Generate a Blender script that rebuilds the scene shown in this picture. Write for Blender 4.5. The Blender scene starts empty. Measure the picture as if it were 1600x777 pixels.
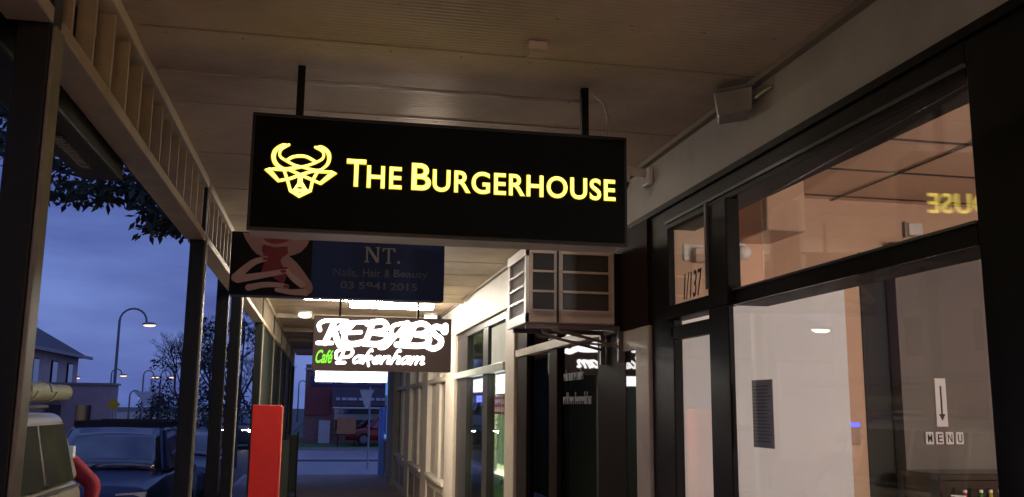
import bpy, bmesh, math, random
from mathutils import Vector, Matrix
random.seed(7)
SC = bpy.context.scene
COL = SC.collection
PI = math.pi
R = math.radians

# ---------------------------------------------------------------- camera
cd = bpy.data.cameras.new('camera')
cam = bpy.data.objects.new('camera', cd)
COL.objects.link(cam)
SC.camera = cam
cd.sensor_width = 36.0
cd.lens = 36.0 * 1450.0 / 1600.0
cd.clip_start = 0.05
cd.clip_end = 2000
yaw, pitch, roll = R(11.35281564), R(9.70904354), R(0.57049695)
fw = Vector((math.sin(yaw) * math.cos(pitch), math.cos(yaw) * math.cos(pitch), math.sin(pitch)))
rt0 = Vector((math.cos(yaw), -math.sin(yaw), 0))
up0 = rt0.cross(fw)
rt = rt0 * math.cos(roll) + up0 * math.sin(roll)
up = -rt0 * math.sin(roll) + up0 * math.cos(roll)
m = Matrix((rt, up, -fw)).transposed().to_4x4()
m.translation = Vector((0, 0, 2.0))
cam.matrix_world = m

# ---------------------------------------------------------------- sky, sun, exposure
W = bpy.data.worlds.new("World")
SC.world = W
W.use_nodes = True
nt = W.node_tree
bg = nt.nodes['Background']
sky = nt.nodes.new('ShaderNodeTexSky')
sky.sky_type = 'NISHITA'
sky.sun_disc = False
sky.sun_elevation = R(1.0)
sky.sun_rotation = R(200)
tc = nt.nodes.new('ShaderNodeTexCoord')
mp = nt.nodes.new('ShaderNodeMapping')
mp.inputs['Scale'].default_value = (1.0, 1.0, 4.5)
mp.inputs['Location'].default_value = (0.4, 0.2, 0.0)
nz = nt.nodes.new('ShaderNodeTexNoise')
nz.inputs['Scale'].default_value = 2.6
nz.inputs['Detail'].default_value = 5.0
nz.inputs['Roughness'].default_value = 0.5
rp = nt.nodes.new('ShaderNodeValToRGB')          # dusk cloud deck, slate blue to paler periwinkle
rp.color_ramp.elements[0].position = 0.37
rp.color_ramp.elements[0].color = (0.37, 0.57, 1.95, 1)
rp.color_ramp.elements[1].position = 0.62
rp.color_ramp.elements[1].color = (0.84, 1.30, 3.35, 1)
mx = nt.nodes.new('ShaderNodeMixRGB')
mx.inputs[0].default_value = 0.94
nt.links.new(tc.outputs['Generated'], mp.inputs['Vector'])
nt.links.new(mp.outputs['Vector'], nz.inputs['Vector'])
nt.links.new(nz.outputs['Fac'], rp.inputs['Fac'])
nt.links.new(sky.outputs['Color'], mx.inputs[1])
nt.links.new(rp.outputs['Color'], mx.inputs[2])
nt.links.new(mx.outputs['Color'], bg.inputs['Color'])
bg.inputs['Strength'].default_value = 0.105

sl = bpy.data.lights.new('sun', 'SUN')
sl.energy = 0.02
sl.angle = R(12)
sl.color = (1, 0.9, 0.8)
so = bpy.data.objects.new('sun', sl)
COL.objects.link(so)
so.rotation_euler = (R(82), 0, R(200))

SC.view_settings.view_transform = 'Standard'
SC.view_settings.look = 'None'
SC.view_settings.gamma = 1.0
SC.view_settings.exposure = 0.8
SC.view_settings.use_curve_mapping = False

# ---------------------------------------------------------------- materials
MC = {}
def mat(name, col, rough=0.6, var=0.12, scale=6.0, metal=0.0, bump=0.0, bscale=60.0, emit=None, es=0.0, coat=0.0, spec=0.5):
    if name in MC:
        return MC[name]
    M = bpy.data.materials.new(name)
    M.use_nodes = True
    t = M.node_tree
    b = t.nodes['Principled BSDF']
    b.inputs['Roughness'].default_value = rough
    b.inputs['Metallic'].default_value = metal
    b.inputs['Coat Weight'].default_value = coat
    b.inputs['Specular IOR Level'].default_value = spec
    if emit is not None:
        b.inputs['Base Color'].default_value = (*col, 1)
        b.inputs['Emission Color'].default_value = (*emit, 1)
        b.inputs['Emission Strength'].default_value = es
    else:
        c = t.nodes.new('ShaderNodeTexCoord')
        n = t.nodes.new('ShaderNodeTexNoise')
        n.inputs['Scale'].default_value = scale
        n.inputs['Detail'].default_value = 6
        n.inputs['Roughness'].default_value = 0.65
        r = t.nodes.new('ShaderNodeValToRGB')
        r.color_ramp.elements[0].position = 0.3
        r.color_ramp.elements[1].position = 0.7
        r.color_ramp.elements[0].color = (*[x * (1 - var) for x in col], 1)
        r.color_ramp.elements[1].color = (*[min(1, x * (1 + var)) for x in col], 1)
        t.links.new(c.outputs['Object'], n.inputs['Vector'])
        t.links.new(n.outputs['Fac'], r.inputs['Fac'])
        t.links.new(r.outputs['Color'], b.inputs['Base Color'])
        mr = t.nodes.new('ShaderNodeMapRange')
        mr.inputs['To Min'].default_value = max(0.02, rough * 0.82)
        mr.inputs['To Max'].default_value = min(1, rough * 1.18)
        t.links.new(n.outputs['Fac'], mr.inputs['Value'])
        t.links.new(mr.outputs['Result'], b.inputs['Roughness'])
        if bump > 0:
            n2 = t.nodes.new('ShaderNodeTexNoise')
            n2.inputs['Scale'].default_value = bscale
            n2.inputs['Detail'].default_value = 4
            t.links.new(c.outputs['Object'], n2.inputs['Vector'])
            bp = t.nodes.new('ShaderNodeBump')
            bp.inputs['Strength'].default_value = bump
            bp.inputs['Distance'].default_value = 0.01
            t.links.new(n2.outputs['Fac'], bp.inputs['Height'])
            t.links.new(bp.outputs['Normal'], b.inputs['Normal'])
    MC[name] = M
    return M

def lamp_mat(name, col, s):
    """surface that gives off light"""
    return mat(name, (0.02, 0.02, 0.02), 0.4, emit=col, es=s)

def glass_mat(name, tint=(0.96, 0.98, 0.97), f0=0.05, rough=0.0):
    if name in MC:
        return MC[name]
    M = bpy.data.materials.new(name)
    M.use_nodes = True
    t = M.node_tree
    t.nodes.remove(t.nodes['Principled BSDF'])
    out = t.nodes['Material Output']
    tr = t.nodes.new('ShaderNodeBsdfTransparent')
    tr.inputs[0].default_value = (*tint, 1)
    gl = t.nodes.new('ShaderNodeBsdfGlossy')
    gl.inputs['Roughness'].default_value = rough
    g = t.nodes.new('ShaderNodeNewGeometry')
    dt = t.nodes.new('ShaderNodeVectorMath'); dt.operation = 'DOT_PRODUCT'
    t.links.new(g.outputs['Normal'], dt.inputs[0]); t.links.new(g.outputs['Incoming'], dt.inputs[1])
    ab = t.nodes.new('ShaderNodeMath'); ab.operation = 'ABSOLUTE'
    t.links.new(dt.outputs['Value'], ab.inputs[0])
    om = t.nodes.new('ShaderNodeMath'); om.operation = 'SUBTRACT'; om.inputs[0].default_value = 1
    t.links.new(ab.outputs[0], om.inputs[1])
    pw = t.nodes.new('ShaderNodeMath'); pw.operation = 'POWER'; pw.inputs[1].default_value = 5
    t.links.new(om.outputs[0], pw.inputs[0])
    ma = t.nodes.new('ShaderNodeMath'); ma.operation = 'MULTIPLY_ADD'
    ma.inputs[1].default_value = 1 - f0; ma.inputs[2].default_value = f0
    t.links.new(pw.outputs[0], ma.inputs[0])
    mi = t.nodes.new('ShaderNodeMixShader')
    t.links.new(ma.outputs[0], mi.inputs[0]); t.links.new(tr.outputs[0], mi.inputs[1]); t.links.new(gl.outputs[0], mi.inputs[2])
    t.links.new(mi.outputs[0], out.inputs['Surface'])
    MC[name] = M
    return M

def ribbed_mat(name, col, pitch, axis='Y', strength=0.6, joint=0.9):
    """ribbed sheet lining: fine ribs across the footpath, a joint line every sheet, some staining"""
    M = mat(name, col, 0.62, 0.30, 1.1)
    t = M.node_tree
    b = t.nodes['Principled BSDF']
    c = t.nodes.new('ShaderNodeTexCoord')
    w = t.nodes.new('ShaderNodeTexWave')
    w.wave_type = 'BANDS'; w.bands_direction = axis; w.wave_profile = 'SIN'
    w.inputs['Scale'].default_value = 2 * PI / (20 * pitch)
    w.inputs['Distortion'].default_value = 0.0
    t.links.new(c.outputs['Object'], w.inputs['Vector'])
    bp = t.nodes.new('ShaderNodeBump')
    bp.inputs['Strength'].default_value = strength
    bp.inputs['Distance'].default_value = 0.006
    t.links.new(w.outputs['Fac'], bp.inputs['Height'])
    t.links.new(bp.outputs['Normal'], b.inputs['Normal'])
    return M

# ---------------------------------------------------------------- mesh helpers
def root_loc(o):
    v = Vector((0, 0, 0))
    while o is not None:
        v += o.location
        o = o.parent
    return v

class MB:
    def __init__(s):
        s.b = bmesh.new()
    def box(s, x0, x1, y0, y1, z0, z1):
        v = [s.b.verts.new(p) for p in ((x0, y0, z0), (x1, y0, z0), (x1, y1, z0), (x0, y1, z0), (x0, y0, z1), (x1, y0, z1), (x1, y1, z1), (x0, y1, z1))]
        for f in ((3, 2, 1, 0), (4, 5, 6, 7), (0, 1, 5, 4), (1, 2, 6, 5), (2, 3, 7, 6), (3, 0, 4, 7)):
            s.b.faces.new([v[i] for i in f])
        return s
    def hexa(s, pts):
        v = [s.b.verts.new(p) for p in pts]
        for f in ((3, 2, 1, 0), (4, 5, 6, 7), (0, 1, 5, 4), (1, 2, 6, 5), (2, 3, 7, 6), (3, 0, 4, 7)):
            s.b.faces.new([v[i] for i in f])
        return s
    def bar(s, a, b, w, h=None, upv=(0, 0, 1)):
        a, b = Vector(a), Vector(b)
        h = h or w
        d = (b - a).normalized()
        u = Vector(upv)
        if abs(d.dot(u)) > 0.98:
            u = Vector((1, 0, 0))
        x = d.cross(u).normalized() * w / 2
        z = x.cross(d).normalized() * h / 2
        return s.hexa([a - x - z, b - x - z, b + x - z, a + x - z, a - x + z, b - x + z, b + x + z, a + x + z])
    def tube(s, pts, r, n=8, cap=True):
        pts = [Vector(p) for p in pts]
        rs = r if isinstance(r, (list, tuple)) else [r] * len(pts)
        rings = []
        ref = None
        for i, p in enumerate(pts):
            d = (pts[min(i + 1, len(pts) - 1)] - pts[max(i - 1, 0)]).normalized()
            if ref is None:
                ref = Vector((0, 0, 1)) if abs(d.z) < 0.9 else Vector((1, 0, 0))
            x = d.cross(ref).normalized()
            ref = x.cross(d).normalized()
            rings.append([s.b.verts.new(p + (x * math.cos(2 * PI * k / n) + ref * math.sin(2 * PI * k / n)) * rs[i]) for k in range(n)])
        for a, b in zip(rings, rings[1:]):
            for k in range(n):
                s.b.faces.new((a[k], a[(k + 1) % n], b[(k + 1) % n], b[k]))
        if cap:
            s.b.faces.new(rings[0][::-1]); s.b.faces.new(rings[-1])
        return s
    def prism(s, poly, f, d):
        """poly: list of 2-D points, f maps (u,v,w) to 3-D, d = thickness along w"""
        a = [s.b.verts.new(f(u, v, 0)) for u, v in poly]
        b = [s.b.verts.new(f(u, v, d)) for u, v in poly]
        s.b.faces.new(a); s.b.faces.new(b[::-1])
        n = len(poly)
        for i in range(n):
            s.b.faces.new((a[i], b[i], b[(i + 1) % n], a[(i + 1) % n]))
        return s
    def ell(s, c, r, nu=16, nv=10):
        c = Vector(c)
        top = s.b.verts.new(c + Vector((0, 0, r[2]))); bot = s.b.verts.new(c - Vector((0, 0, r[2])))
        rings = []
        for i in range(1, nv):
            t = PI * i / nv
            rings.append([s.b.verts.new(c + Vector((r[0] * math.sin(t) * math.cos(2 * PI * k / nu), r[1] * math.sin(t) * math.sin(2 * PI * k / nu), r[2] * math.cos(t)))) for k in range(nu)])
        for k in range(nu):
            s.b.faces.new((top, rings[0][k], rings[0][(k + 1) % nu]))
            s.b.faces.new((bot, rings[-1][(k + 1) % nu], rings[-1][k]))
        for a, b in zip(rings, rings[1:]):
            for k in range(nu):
                s.b.faces.new((a[k], b[k], b[(k + 1) % nu], a[(k + 1) % nu]))
        return s
    def loft(s, rings, cap=True):
        vs = [[s.b.verts.new(p) for p in r] for r in rings]
        n = len(vs[0])
        for a, b in zip(vs, vs[1:]):
            for k in range(n):
                s.b.faces.new((a[k], a[(k + 1) % n], b[(k + 1) % n], b[k]))
        if cap:
            s.b.faces.new(vs[0][::-1]); s.b.faces.new(vs[-1])
        return s
    def build(s, name, m_, parent=None, world=True, bevel=0.0, smooth=False, seg=2):
        me = bpy.data.meshes.new(name)
        bmesh.ops.recalc_face_normals(s.b, faces=s.b.faces)
        if parent is not None and world:
            bmesh.ops.translate(s.b, verts=s.b.verts, vec=-root_loc(parent))
        s.b.to_mesh(me); s.b.free()
        me.materials.append(m_)
        if smooth:
            for p in me.polygons: p.use_smooth = True
        if smooth == 'angle':
            me.set_sharp_from_angle(angle=R(35))
        o = bpy.data.objects.new(name, me)
        COL.objects.link(o)
        o.parent = parent
        if bevel:
            bv = o.modifiers.new('bevel', 'BEVEL'); bv.width = bevel; bv.segments = seg; bv.limit_method = 'ANGLE'
        return o

def tag(o, label=None, cat=None, group=None, kind=None):
    if label: o['label'] = label
    if cat: o['category'] = cat
    if group: o['group'] = group
    if kind: o['kind'] = kind
    return o

def thing(name, loc, label, cat, group=None):
    o = bpy.data.objects.new(name, None)
    o.empty_display_size = 0.1
    COL.objects.link(o)
    o.location = loc
    return tag(o, label, cat, group)

def copy_tree(o, loc=None, label=None, rz=None, parent=None):
    c = o.copy()
    COL.objects.link(c)
    if parent is not None: c.parent = parent
    if loc is not None: c.location = loc
    if label: c['label'] = label
    if rz is not None: c.rotation_euler = (0, 0, rz)
    for ch in [x for x in bpy.data.objects if x.parent == o]:
        copy_tree(ch, parent=c)
    return c

def B(*a): return MB().box(*a)

def catmull(pts, n=10):
    if len(pts) < 3: return [Vector(p) for p in pts]
    P = [Vector(p) for p in pts]
    P = [P[0] * 2 - P[1]] + P + [P[-1] * 2 - P[-2]]
    out = []
    for i in range(1, len(P) - 2):
        for k in range(n):
            t = k / n
            a, b, c, d = P[i - 1], P[i], P[i + 1], P[i + 2]
            out.append(0.5 * ((2 * b) + (c - a) * t + (2 * a - 5 * b + 4 * c - d) * t * t + (3 * b - a - 3 * c + d) * t ** 3))
    out.append(P[-2])
    return out

def stroke(mb, pts, w, f, d, w1=None, smooth=True):
    """round-capped stroke of width w along 2-D points, as a slab of thickness d"""
    P = catmull([(p[0], p[1]) for p in pts]) if smooth else [Vector((p[0], p[1])) for p in pts]
    N = len(P)
    L, Rr = [], []
    for i, p in enumerate(P):
        t = (P[min(i + 1, N - 1)] - P[max(i - 1, 0)])
        t = t.normalized() if t.length else Vector((1, 0))
        n = Vector((-t.y, t.x))
        ww = w if w1 is None else w1(i / (N - 1)) * w
        if not smooth and 0 < i < N - 1:
            a = (P[i] - P[i - 1]).normalized(); b = (P[i + 1] - P[i]).normalized()
            ca = max(0.5, math.sqrt(max(0, (1 + a.dot(b)) / 2)))
            ww = ww / ca
        L.append(p + n * ww / 2); Rr.append(p - n * ww / 2)
    for i in range(N - 1):
        q = [L[i], Rr[i], Rr[i + 1], L[i + 1]]
        a = [mb.b.verts.new(f(v.x, v.y, 0)) for v in q]
        b = [mb.b.verts.new(f(v.x, v.y, d)) for v in q]
        mb.b.faces.new(a); mb.b.faces.new(b[::-1])
        mb.b.faces.new((a[0], b[0], b[3], a[3])); mb.b.faces.new((a[1], a[2], b[2], b[1]))
    for p, ww in ((P[0], w if w1 is None else w1(0) * w), (P[-1], w if w1 is None else w1(1) * w)):
        mb.prism([(p.x + ww / 2 * math.cos(2 * PI * k / 10), p.y + ww / 2 * math.sin(2 * PI * k / 10)) for k in range(10)], f, d * 0.98)

def face_y(y0):            # printed / mounted on a face that looks along -y; u = x, v = z, w = towards the viewer
    return lambda u, v, w: Vector((u, y0 - w, v))
def face_x(x0):            # on a face that looks along -x; u = -y, v = z
    return lambda u, v, w: Vector((x0 - w, -u, v))

def text(s, name, m_, f, box, d, offset=0.0, shear=0.0, parent=None, fit_w=True, space=1.0):
    """lettering fitted to box = (u0, u1, v0, v1) on the surface f"""
    cu = bpy.data.curves.new('t', 'FONT')
    cu.body = s
    cu.offset = offset
    cu.shear = shear
    cu.space_character = space
    cu.resolution_u = 6
    cu.fill_mode = 'BOTH'
    cu.extrude = 0.05
    o = bpy.data.objects.new('t', cu)
    COL.objects.link(o)
    dg = bpy.context.evaluated_depsgraph_get()
    me = bpy.data.meshes.new_from_object(o.evaluated_get(dg))
    bpy.data.objects.remove(o); bpy.data.curves.remove(cu)
    xs = [v.co.x for v in me.vertices]; ys = [v.co.y for v in me.vertices]
    x0, x1, y0, y1 = min(xs), max(xs), min(ys), max(ys)
    sv = (box[3] - box[2]) / (y1 - y0)
    su = (box[1] - box[0]) / (x1 - x0) if fit_w else sv
    org = root_loc(parent) if parent is not None else Vector((0, 0, 0))
    for v in me.vertices:
        u = box[0] + (v.co.x - x0) * su
        w = box[2] + (v.co.y - y0) * sv
        v.co = f(u, w, 0.0 if v.co.z < 0 else d) - org
    b = bmesh.new(); b.from_mesh(me); bmesh.ops.recalc_face_normals(b, faces=b.faces); b.to_mesh(me); b.free()
    me.name = name
    me.materials.clear(); me.materials.append(m_)
    ob = bpy.data.objects.new(name, me)
    COL.objects.link(ob)
    ob.parent = parent
    return ob

# ---------------------------------------------------------------- material set
M_post = mat('post_paint', (0.011, 0.012, 0.010), 0.55, 0.25, 9, spec=0.2, bump=0.15)
M_cream = mat('cream_paint', (0.50, 0.43, 0.32), 0.55, 0.12, 5, bump=0.1)
M_slat = mat('lattice_paint', (0.34, 0.275, 0.19), 0.6, 0.18, 7, bump=0.15)
M_ceil = ribbed_mat('verandah_lining', (0.52, 0.42, 0.31), 0.03, 'Y', 0.5)
M_fascia = mat('render_wall', (0.47, 0.46, 0.42), 0.75, 0.13, 2.5, bump=0.2, bscale=120)
M_frame = mat('dark_frame', (0.007, 0.006, 0.006), 0.5, 0.2, 10, spec=0.12)
M_brown = mat('brown_frame', (0.022, 0.013, 0.010), 0.6, 0.2, 10, spec=0.03)
M_white = mat('white_paint', (0.75, 0.73, 0.68), 0.5, 0.06, 5)
M_black = mat('black_sign_face', (0.003, 0.004, 0.003), 0.5, 0.2, 4, spec=0.06)
M_alu = mat('aluminium', (0.45, 0.45, 0.46), 0.35, 0.08, 12, metal=0.8)
M_glass = glass_mat('shop_glass', f0=0.04)
M_dglass = glass_mat('tinted_glass', (0.45, 0.45, 0.47), 0.07)
M_peach = mat('peach_wall', (0.64, 0.44, 0.31), 0.8, 0.05, 3)
M_grey_panel = mat('pale_partition', (0.80, 0.84, 0.88), 0.6, 0.04, 2)
M_menuwall = mat('brown_wall_panel', (0.145, 0.13, 0.122), 0.6, 0.08, 2)
M_dark = mat('dark_void', (0.012, 0.010, 0.010), 0.6, 0.2, 4)
M_rubber = mat('rubber', (0.015, 0.015, 0.016), 0.7, 0.2, 20)
M_paper = mat('paper', (0.75, 0.74, 0.76), 0.8, 0.04, 8)
M_ink = mat('ink', (0.02, 0.02, 0.025), 0.6, 0.1, 8)
M_grey = mat('grey_plastic', (0.30, 0.29, 0.27), 0.5, 0.1, 9)
M_asphalt = mat('asphalt', (0.05, 0.05, 0.052), 0.75, 0.25, 3, bump=0.4, bscale=200)
M_conc = mat('paving', (0.30, 0.24, 0.21), 0.8, 0.2, 1.2, bump=0.3, bscale=80)

# ---------------------------------------------------------------- ground, road, footpath
tag(B(-300, 300, -60, 600, -0.6, -0.204).build('ground', mat('ground_dirt', (0.06, 0.06, 0.05), 0.9)), kind='structure')
tag(B(-16, -2.12, -60, 300, -0.3, -0.13).build('road', M_asphalt), kind='structure')
tag(B(-2.0, 2.2, -10, 28.3, -0.3, 0.0).build('footpath', M_conc), kind='structure')
tag(B(-2.12, -2.002, -10, 28.3, -0.3, 0.004).build('kerb', mat('kerb_concrete', (0.33, 0.32, 0.30), 0.8), bevel=0.02), kind='structure')
tag(B(-2.12, 6, 28.302, 28.55, -0.3, 0.005).build('end_kerb', mat('kerb_concrete', (0.33, 0.32, 0.30), 0.8), bevel=0.02), kind='structure')
tag(B(-2.118, 60, 28.552, 46.5, -0.3, -0.126).build('side_street', mat('wet_asphalt', (0.34, 0.30, 0.33), 0.45, 0.25, 2, bump=0.3, bscale=120)), kind='structure')
tag(B(-1.5, 4.5, 37.2, 38.6, -0.1259, -0.121).build('asphalt_patch', M_asphalt), kind='structure')
tag(B(-1.6, 5.0, 38.9, 39.05, -0.1259, -0.1215).build('road_marking', M_white), kind='structure')
tag(B(-2.1, 60, 46.502, 46.7, -0.3, 0.0).build('far_kerb', mat('kerb_concrete', (0.33, 0.32, 0.30), 0.8)), kind='structure')
tag(B(-2.1, 60, 46.702, 70, -0.3, 0.02).build('grass_verge', mat('verge_grass', (0.05, 0.12, 0.02), 0.9, 0.4, 4, bump=0.8, bscale=60)), kind='structure')
tag(B(-45, -16.05, -60, 300, -0.3, 0.0).build('far_footpath', M_conc), kind='structure')

# ---------------------------------------------------------------- verandah
CZ = 3.52
ver = thing('verandah_roof', (0.5, 10, CZ), 'ribbed cream verandah ceiling running along the footpath over the shop signs', 'verandah roof')
B(-1.0, 1.94, -6, 28.2, CZ, CZ + 0.06).build('ceiling', M_ceil, ver)
M_joint = mat('joint_strip', (0.33, 0.26, 0.19), 0.6)
mb = MB()
y = 0.85
while y < 28:
    mb.box(-0.80, 1.93, y, y + 0.014, CZ - 0.003, CZ + 0.01)
    y += 0.98
mb.build('joint_strip', M_joint, ver)
mb = MB()
y = 0.95
while y < 10:
    for k in range(9):
        xx = -0.7 + k * 0.31
        mb.tube([(xx, y + 0.46, CZ - 0.003), (xx, y + 0.46, CZ + 0.01)], 0.006, 6)
    y += 0.49
mb.build('nail_heads', M_joint, ver)
B(1.9, 1.938, -6, 28.2, CZ - 0.03, CZ - 0.001).build('cornice', mat('cornice_paint', (0.24, 0.2, 0.15), 0.6), ver)
B(-1.16, -1.001, -6, 28.2, CZ - 0.05, CZ + 0.12).build('gutter', M_frame, ver)
for yb in (13.0, 16.0, 19.0, 22.0, 25.0, 28.0):
    B(-0.80, 1.92, yb, yb + 0.09, CZ - 0.075, CZ - 0.0005).build('ceiling_beam', M_cream, ver)

# lattice valance bays between the posts
POSTS = [-0.4, 2.80, 6.50, 9.52, 13.0, 16.0, 19.0, 22.0, 25.0, 28.0]
lab_bay = ['nearest slatted timber valance, in the top left corner of the photo before the first post', 'longest visible slatted timber valance, with leaves under it, between first and second post',
           'slatted timber valance between second and third post, beside the manicure sign', 'slatted timber valance just behind the manicure sign, running to the fourth post',
           'slatted valance at the level of the white lit kebab sign', 'far slatted valance, second beyond the kebab sign', 'far slatted valance, third beyond the kebab sign',
           'far slatted valance, last but one before the side street', 'farthest slatted valance at the end of the verandah by the side street']
ZB = 3.15
for i in range(9):
    y0, y1 = POSTS[i] + 0.101, POSTS[i + 1] - 0.001
    if i == 0: y0 = 0.3
    t = thing('lattice_valance', (-0.87, (y0 + y1) / 2, ZB), lab_bay[i], 'valance', 'slatted timber valances between the verandah posts')
    B(-0.95, -0.82, y0, y1, ZB - 0.05, ZB).build('bottom_rail', M_slat, t, bevel=0.006)
    B(-0.90, -0.815, y0, y1, CZ - 0.055, CZ - 0.001).build('top_rail', M_cream, t, bevel=0.006)
    n = int((y1 - y0) / 0.26)
    for k in range(n):
        yy = y0 + (k + 0.5) * (y1 - y0) / n
        B(-0.895, -0.835, yy - 0.012, yy + 0.012, ZB + 0.001, CZ - 0.056).build('slat', M_slat, t)

lab_post = ['', 'nearest dark verandah post, at the left edge, cut off by the frame', 'dark verandah post between the tan van and the second parked car',
            'dark verandah post just left of the red pillar, with a second post beside it', 'greenish verandah post rising behind the red pillar',
            'verandah post just right of the top of the red pillar', 'verandah post second to the right of the red pillar', 'verandah post third to the right of the red pillar', 'verandah post fourth to the right of the red pillar', 'farthest verandah post, at the side street corner']
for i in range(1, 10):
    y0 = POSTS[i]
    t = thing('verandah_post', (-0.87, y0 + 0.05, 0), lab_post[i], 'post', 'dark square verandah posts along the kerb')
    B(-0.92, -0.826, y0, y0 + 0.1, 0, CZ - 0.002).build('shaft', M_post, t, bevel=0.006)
    B(-0.8255, -0.812, y0 + 0.008, y0 + 0.092, 0.145, ZB - 0.052).build('lit_side', mat('post_lit_side', (0.19, 0.17, 0.125), 0.55, 0.2, 9), t, bevel=0.004)  # pale strip: shop light on the walkway side put into the colour
    B(-0.94, -0.80, y0 - 0.02, y0 + 0.12, 0.001, 0.14).build('base_collar', M_post, t, bevel=0.01)
t = thing('verandah_post', (-1.01, 9.57, 0), 'dark verandah post standing close on the kerb side of another, left of the red pillar', 'post', 'dark square verandah posts along the kerb')
B(-1.06, -0.945, 9.50, 9.62, 0, CZ - 0.051).build('shaft', M_post, t, bevel=0.008)
B(-1.075, -0.946, 9.485, 9.635, 0.001, 0.14).build('base_collar', M_post, t, bevel=0.01)

# rolled dark awning box outside the first bay
t = thing('awning_box', (-1.0, 3.0, 3.01), 'dark boxed awning hung outside the slatted valance at top left', 'awning box')
B(-1.14, -0.955, 0.6, 4.50, 3.02, 3.455).build('casing', M_frame, t, bevel=0.012)
for k in range(9):
    pass
mb = MB()
for k in range(14):
    yy = 3.75 + k * 0.035
    mb.box(-1.07, -1.03, yy, yy + 0.02, 3.007, 3.0195)
mb.build('ribbed_diffuser', mat('ribbed_diffuser', (0.22, 0.19, 0.16), 0.15, 0.05), t)

# ---------------------------------------------------------------- right-hand building: fascia and tenancies
XR = 1.94
bld = thing('shop_building', (XR, 5, 0), 'row of small shops with pale rendered band above dark window frames on the right', 'building')
B(XR, 2.16, -6, 9.42, 3.15, 3.56).build('fascia_wall', M_fascia, bld)
B(XR, 2.16, 9.42, 28.3, 3.05, 3.56).build('fascia_wall', mat('white_fascia', (0.72, 0.70, 0.64), 0.6, 0.06), bld)
B(1.915, 1.938, -6, 9.42, 3.152, 3.185).build('drip_trim', M_frame, bld)
B(1.90, 1.938, 9.44, 28.3, 3.05, 3.075).build('drip_trim', M_cream, bld)
# --- burger restaurant front
sf = thing('restaurant_front', (XR, 3.5, 0), 'nearest shopfront on the right, black framed windows showing a peach lit room', 'shopfront')
mb = MB()
mb.box(1.932, 2.11, 2.432, 5.04, 3.03, 3.149)              # head
mb.box(1.928, 2.10, 1.0, 2.43, 0.0, 3.149)                # broad pillar right
mb.box(1.932, 2.11, 2.432, 4.165, 2.495, 2.575)           # transom
mb.box(1.902, 1.932, 4.165, 4.40, 0.0, 2.50)
mb.box(1.902, 1.975, 4.165, 4.40, 2.50, 3.03)              # mullion
mb.box(1.908, 2.03, 4.40, 5.04, 2.50, 2.575)             # door transom
mb.box(1.93, 1.985, 4.40, 5.00, 2.385, 2.46)              # door head rail
mb.box(1.936, 1.98, 5.04, 5.33, 0.0, 3.149)               # pillar
mb.box(1.93, 1.985, 4.96, 5.04, 0.0, 2.499)               # door stile
mb.box(1.92, 2.02, 2.43, 4.165, 0.0, 0.42)               # stall riser
mb.build('frame', M_frame, sf, bevel=0.006)
mb = MB()
mb.box(1.92, 1.932, 2.432, 5.04, 3.06, 3.075)
mb.box(1.921, 1.932, 2.432, 4.165, 2.565, 2.574)
mb.box(1.889, 1.902, 4.372, 4.398, 2.60, 3.05)
mb.build('frame_bead', mat('frame_bead', (0.10, 0.095, 0.09), 0.35), sf)
for n_, b_ in (('window_pane', (1.915, 1.923, 2.43, 4.165, 0.42, 2.495)), 
               ('window_pane', (1.958, 1.966, 4.40, 5.04, 2.575, 3.03)), ('door_pane', (1.962, 1.97, 4.40, 4.96, 0.1, 2.385))):
    B(*b_).build(n_, M_glass, sf)
MB().hexa([(1.965, 2.435, 2.576), (1.973, 2.435, 2.576), (2.100, 4.165, 2.576), (2.092, 4.165, 2.576), (1.965, 2.435, 3.029), (1.973, 2.435, 3.029), (2.100, 4.165, 3.029), (2.092, 4.165, 3.029)]).build('window_pane', glass_mat('reflective_glass', (0.95, 0.95, 0.94), 0.11), sf)
B(1.87, 1.93, 4.46, 4.48, 0.9, 1.3).build('door_handle', M_alu, sf)
# room behind it
rm = thing('restaurant_room', (3.5, 3, 0), 'peach walled room with tiled ceiling seen through the nearest shop windows', 'room')
B(2.0, 6.4, 5.21, 5.30, 0, 3.4).build('party_wall', M_peach, rm)
B(6.3, 6.4, -0.6, 5.21, 0, 3.4).build('back_wall', M_peach, rm)
B(2.06, 6.4, -0.7, -0.6, 0, 3.4).build('near_wall', M_peach, rm)
B(2.06, 6.3, -0.6, 5.21, 3.312, 3.36).build('ceiling', mat('ceiling_sheet', (0.66, 0.45, 0.32), 0.8, 0.06, 2), rm)
mb = MB()
for yy in (0.9, 1.5, 2.1, 2.7, 3.3, 3.92, 4.5, 5.1):
    mb.box(2.07, 6.29, yy - 0.006, yy + 0.006, 3.304, 3.3115)
for xx in (3.09, 4.29, 5.49):
    mb.box(xx - 0.010, xx + 0.010, -0.5, 5.2, 3.301, 3.3035)
mb.build('ceiling_grid', mat('grid_strip', (0.05, 0.03, 0.025), 0.6), rm)
B(2.06, 6.3, -0.6, 5.21, 0.0, 0.02).build('floor', mat('room_floor', (0.32, 0.29, 0.27), 0.5), rm)
B(2.42, 2.66, 4.75, 5.205, 3.0, 3.30).build('bulkhead', M_peach, rm, bevel=0.01)
MB().prism([(2.02, 0.02), (3.10, 0.02), (3.10, 2.86), (2.42, 2.645), (2.02, 2.57)], face_y(5.205), 0.085).build('partition', M_grey_panel, rm)
B(3.26, 3.44, 5.20, 5.2095, 0.02, 2.98).build('doorway_recess', M_dark, rm)
B(3.44, 4.30, 5.10, 5.205, 0.02, 3.04).build('wall_panel', M_menuwall, rm)
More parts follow.
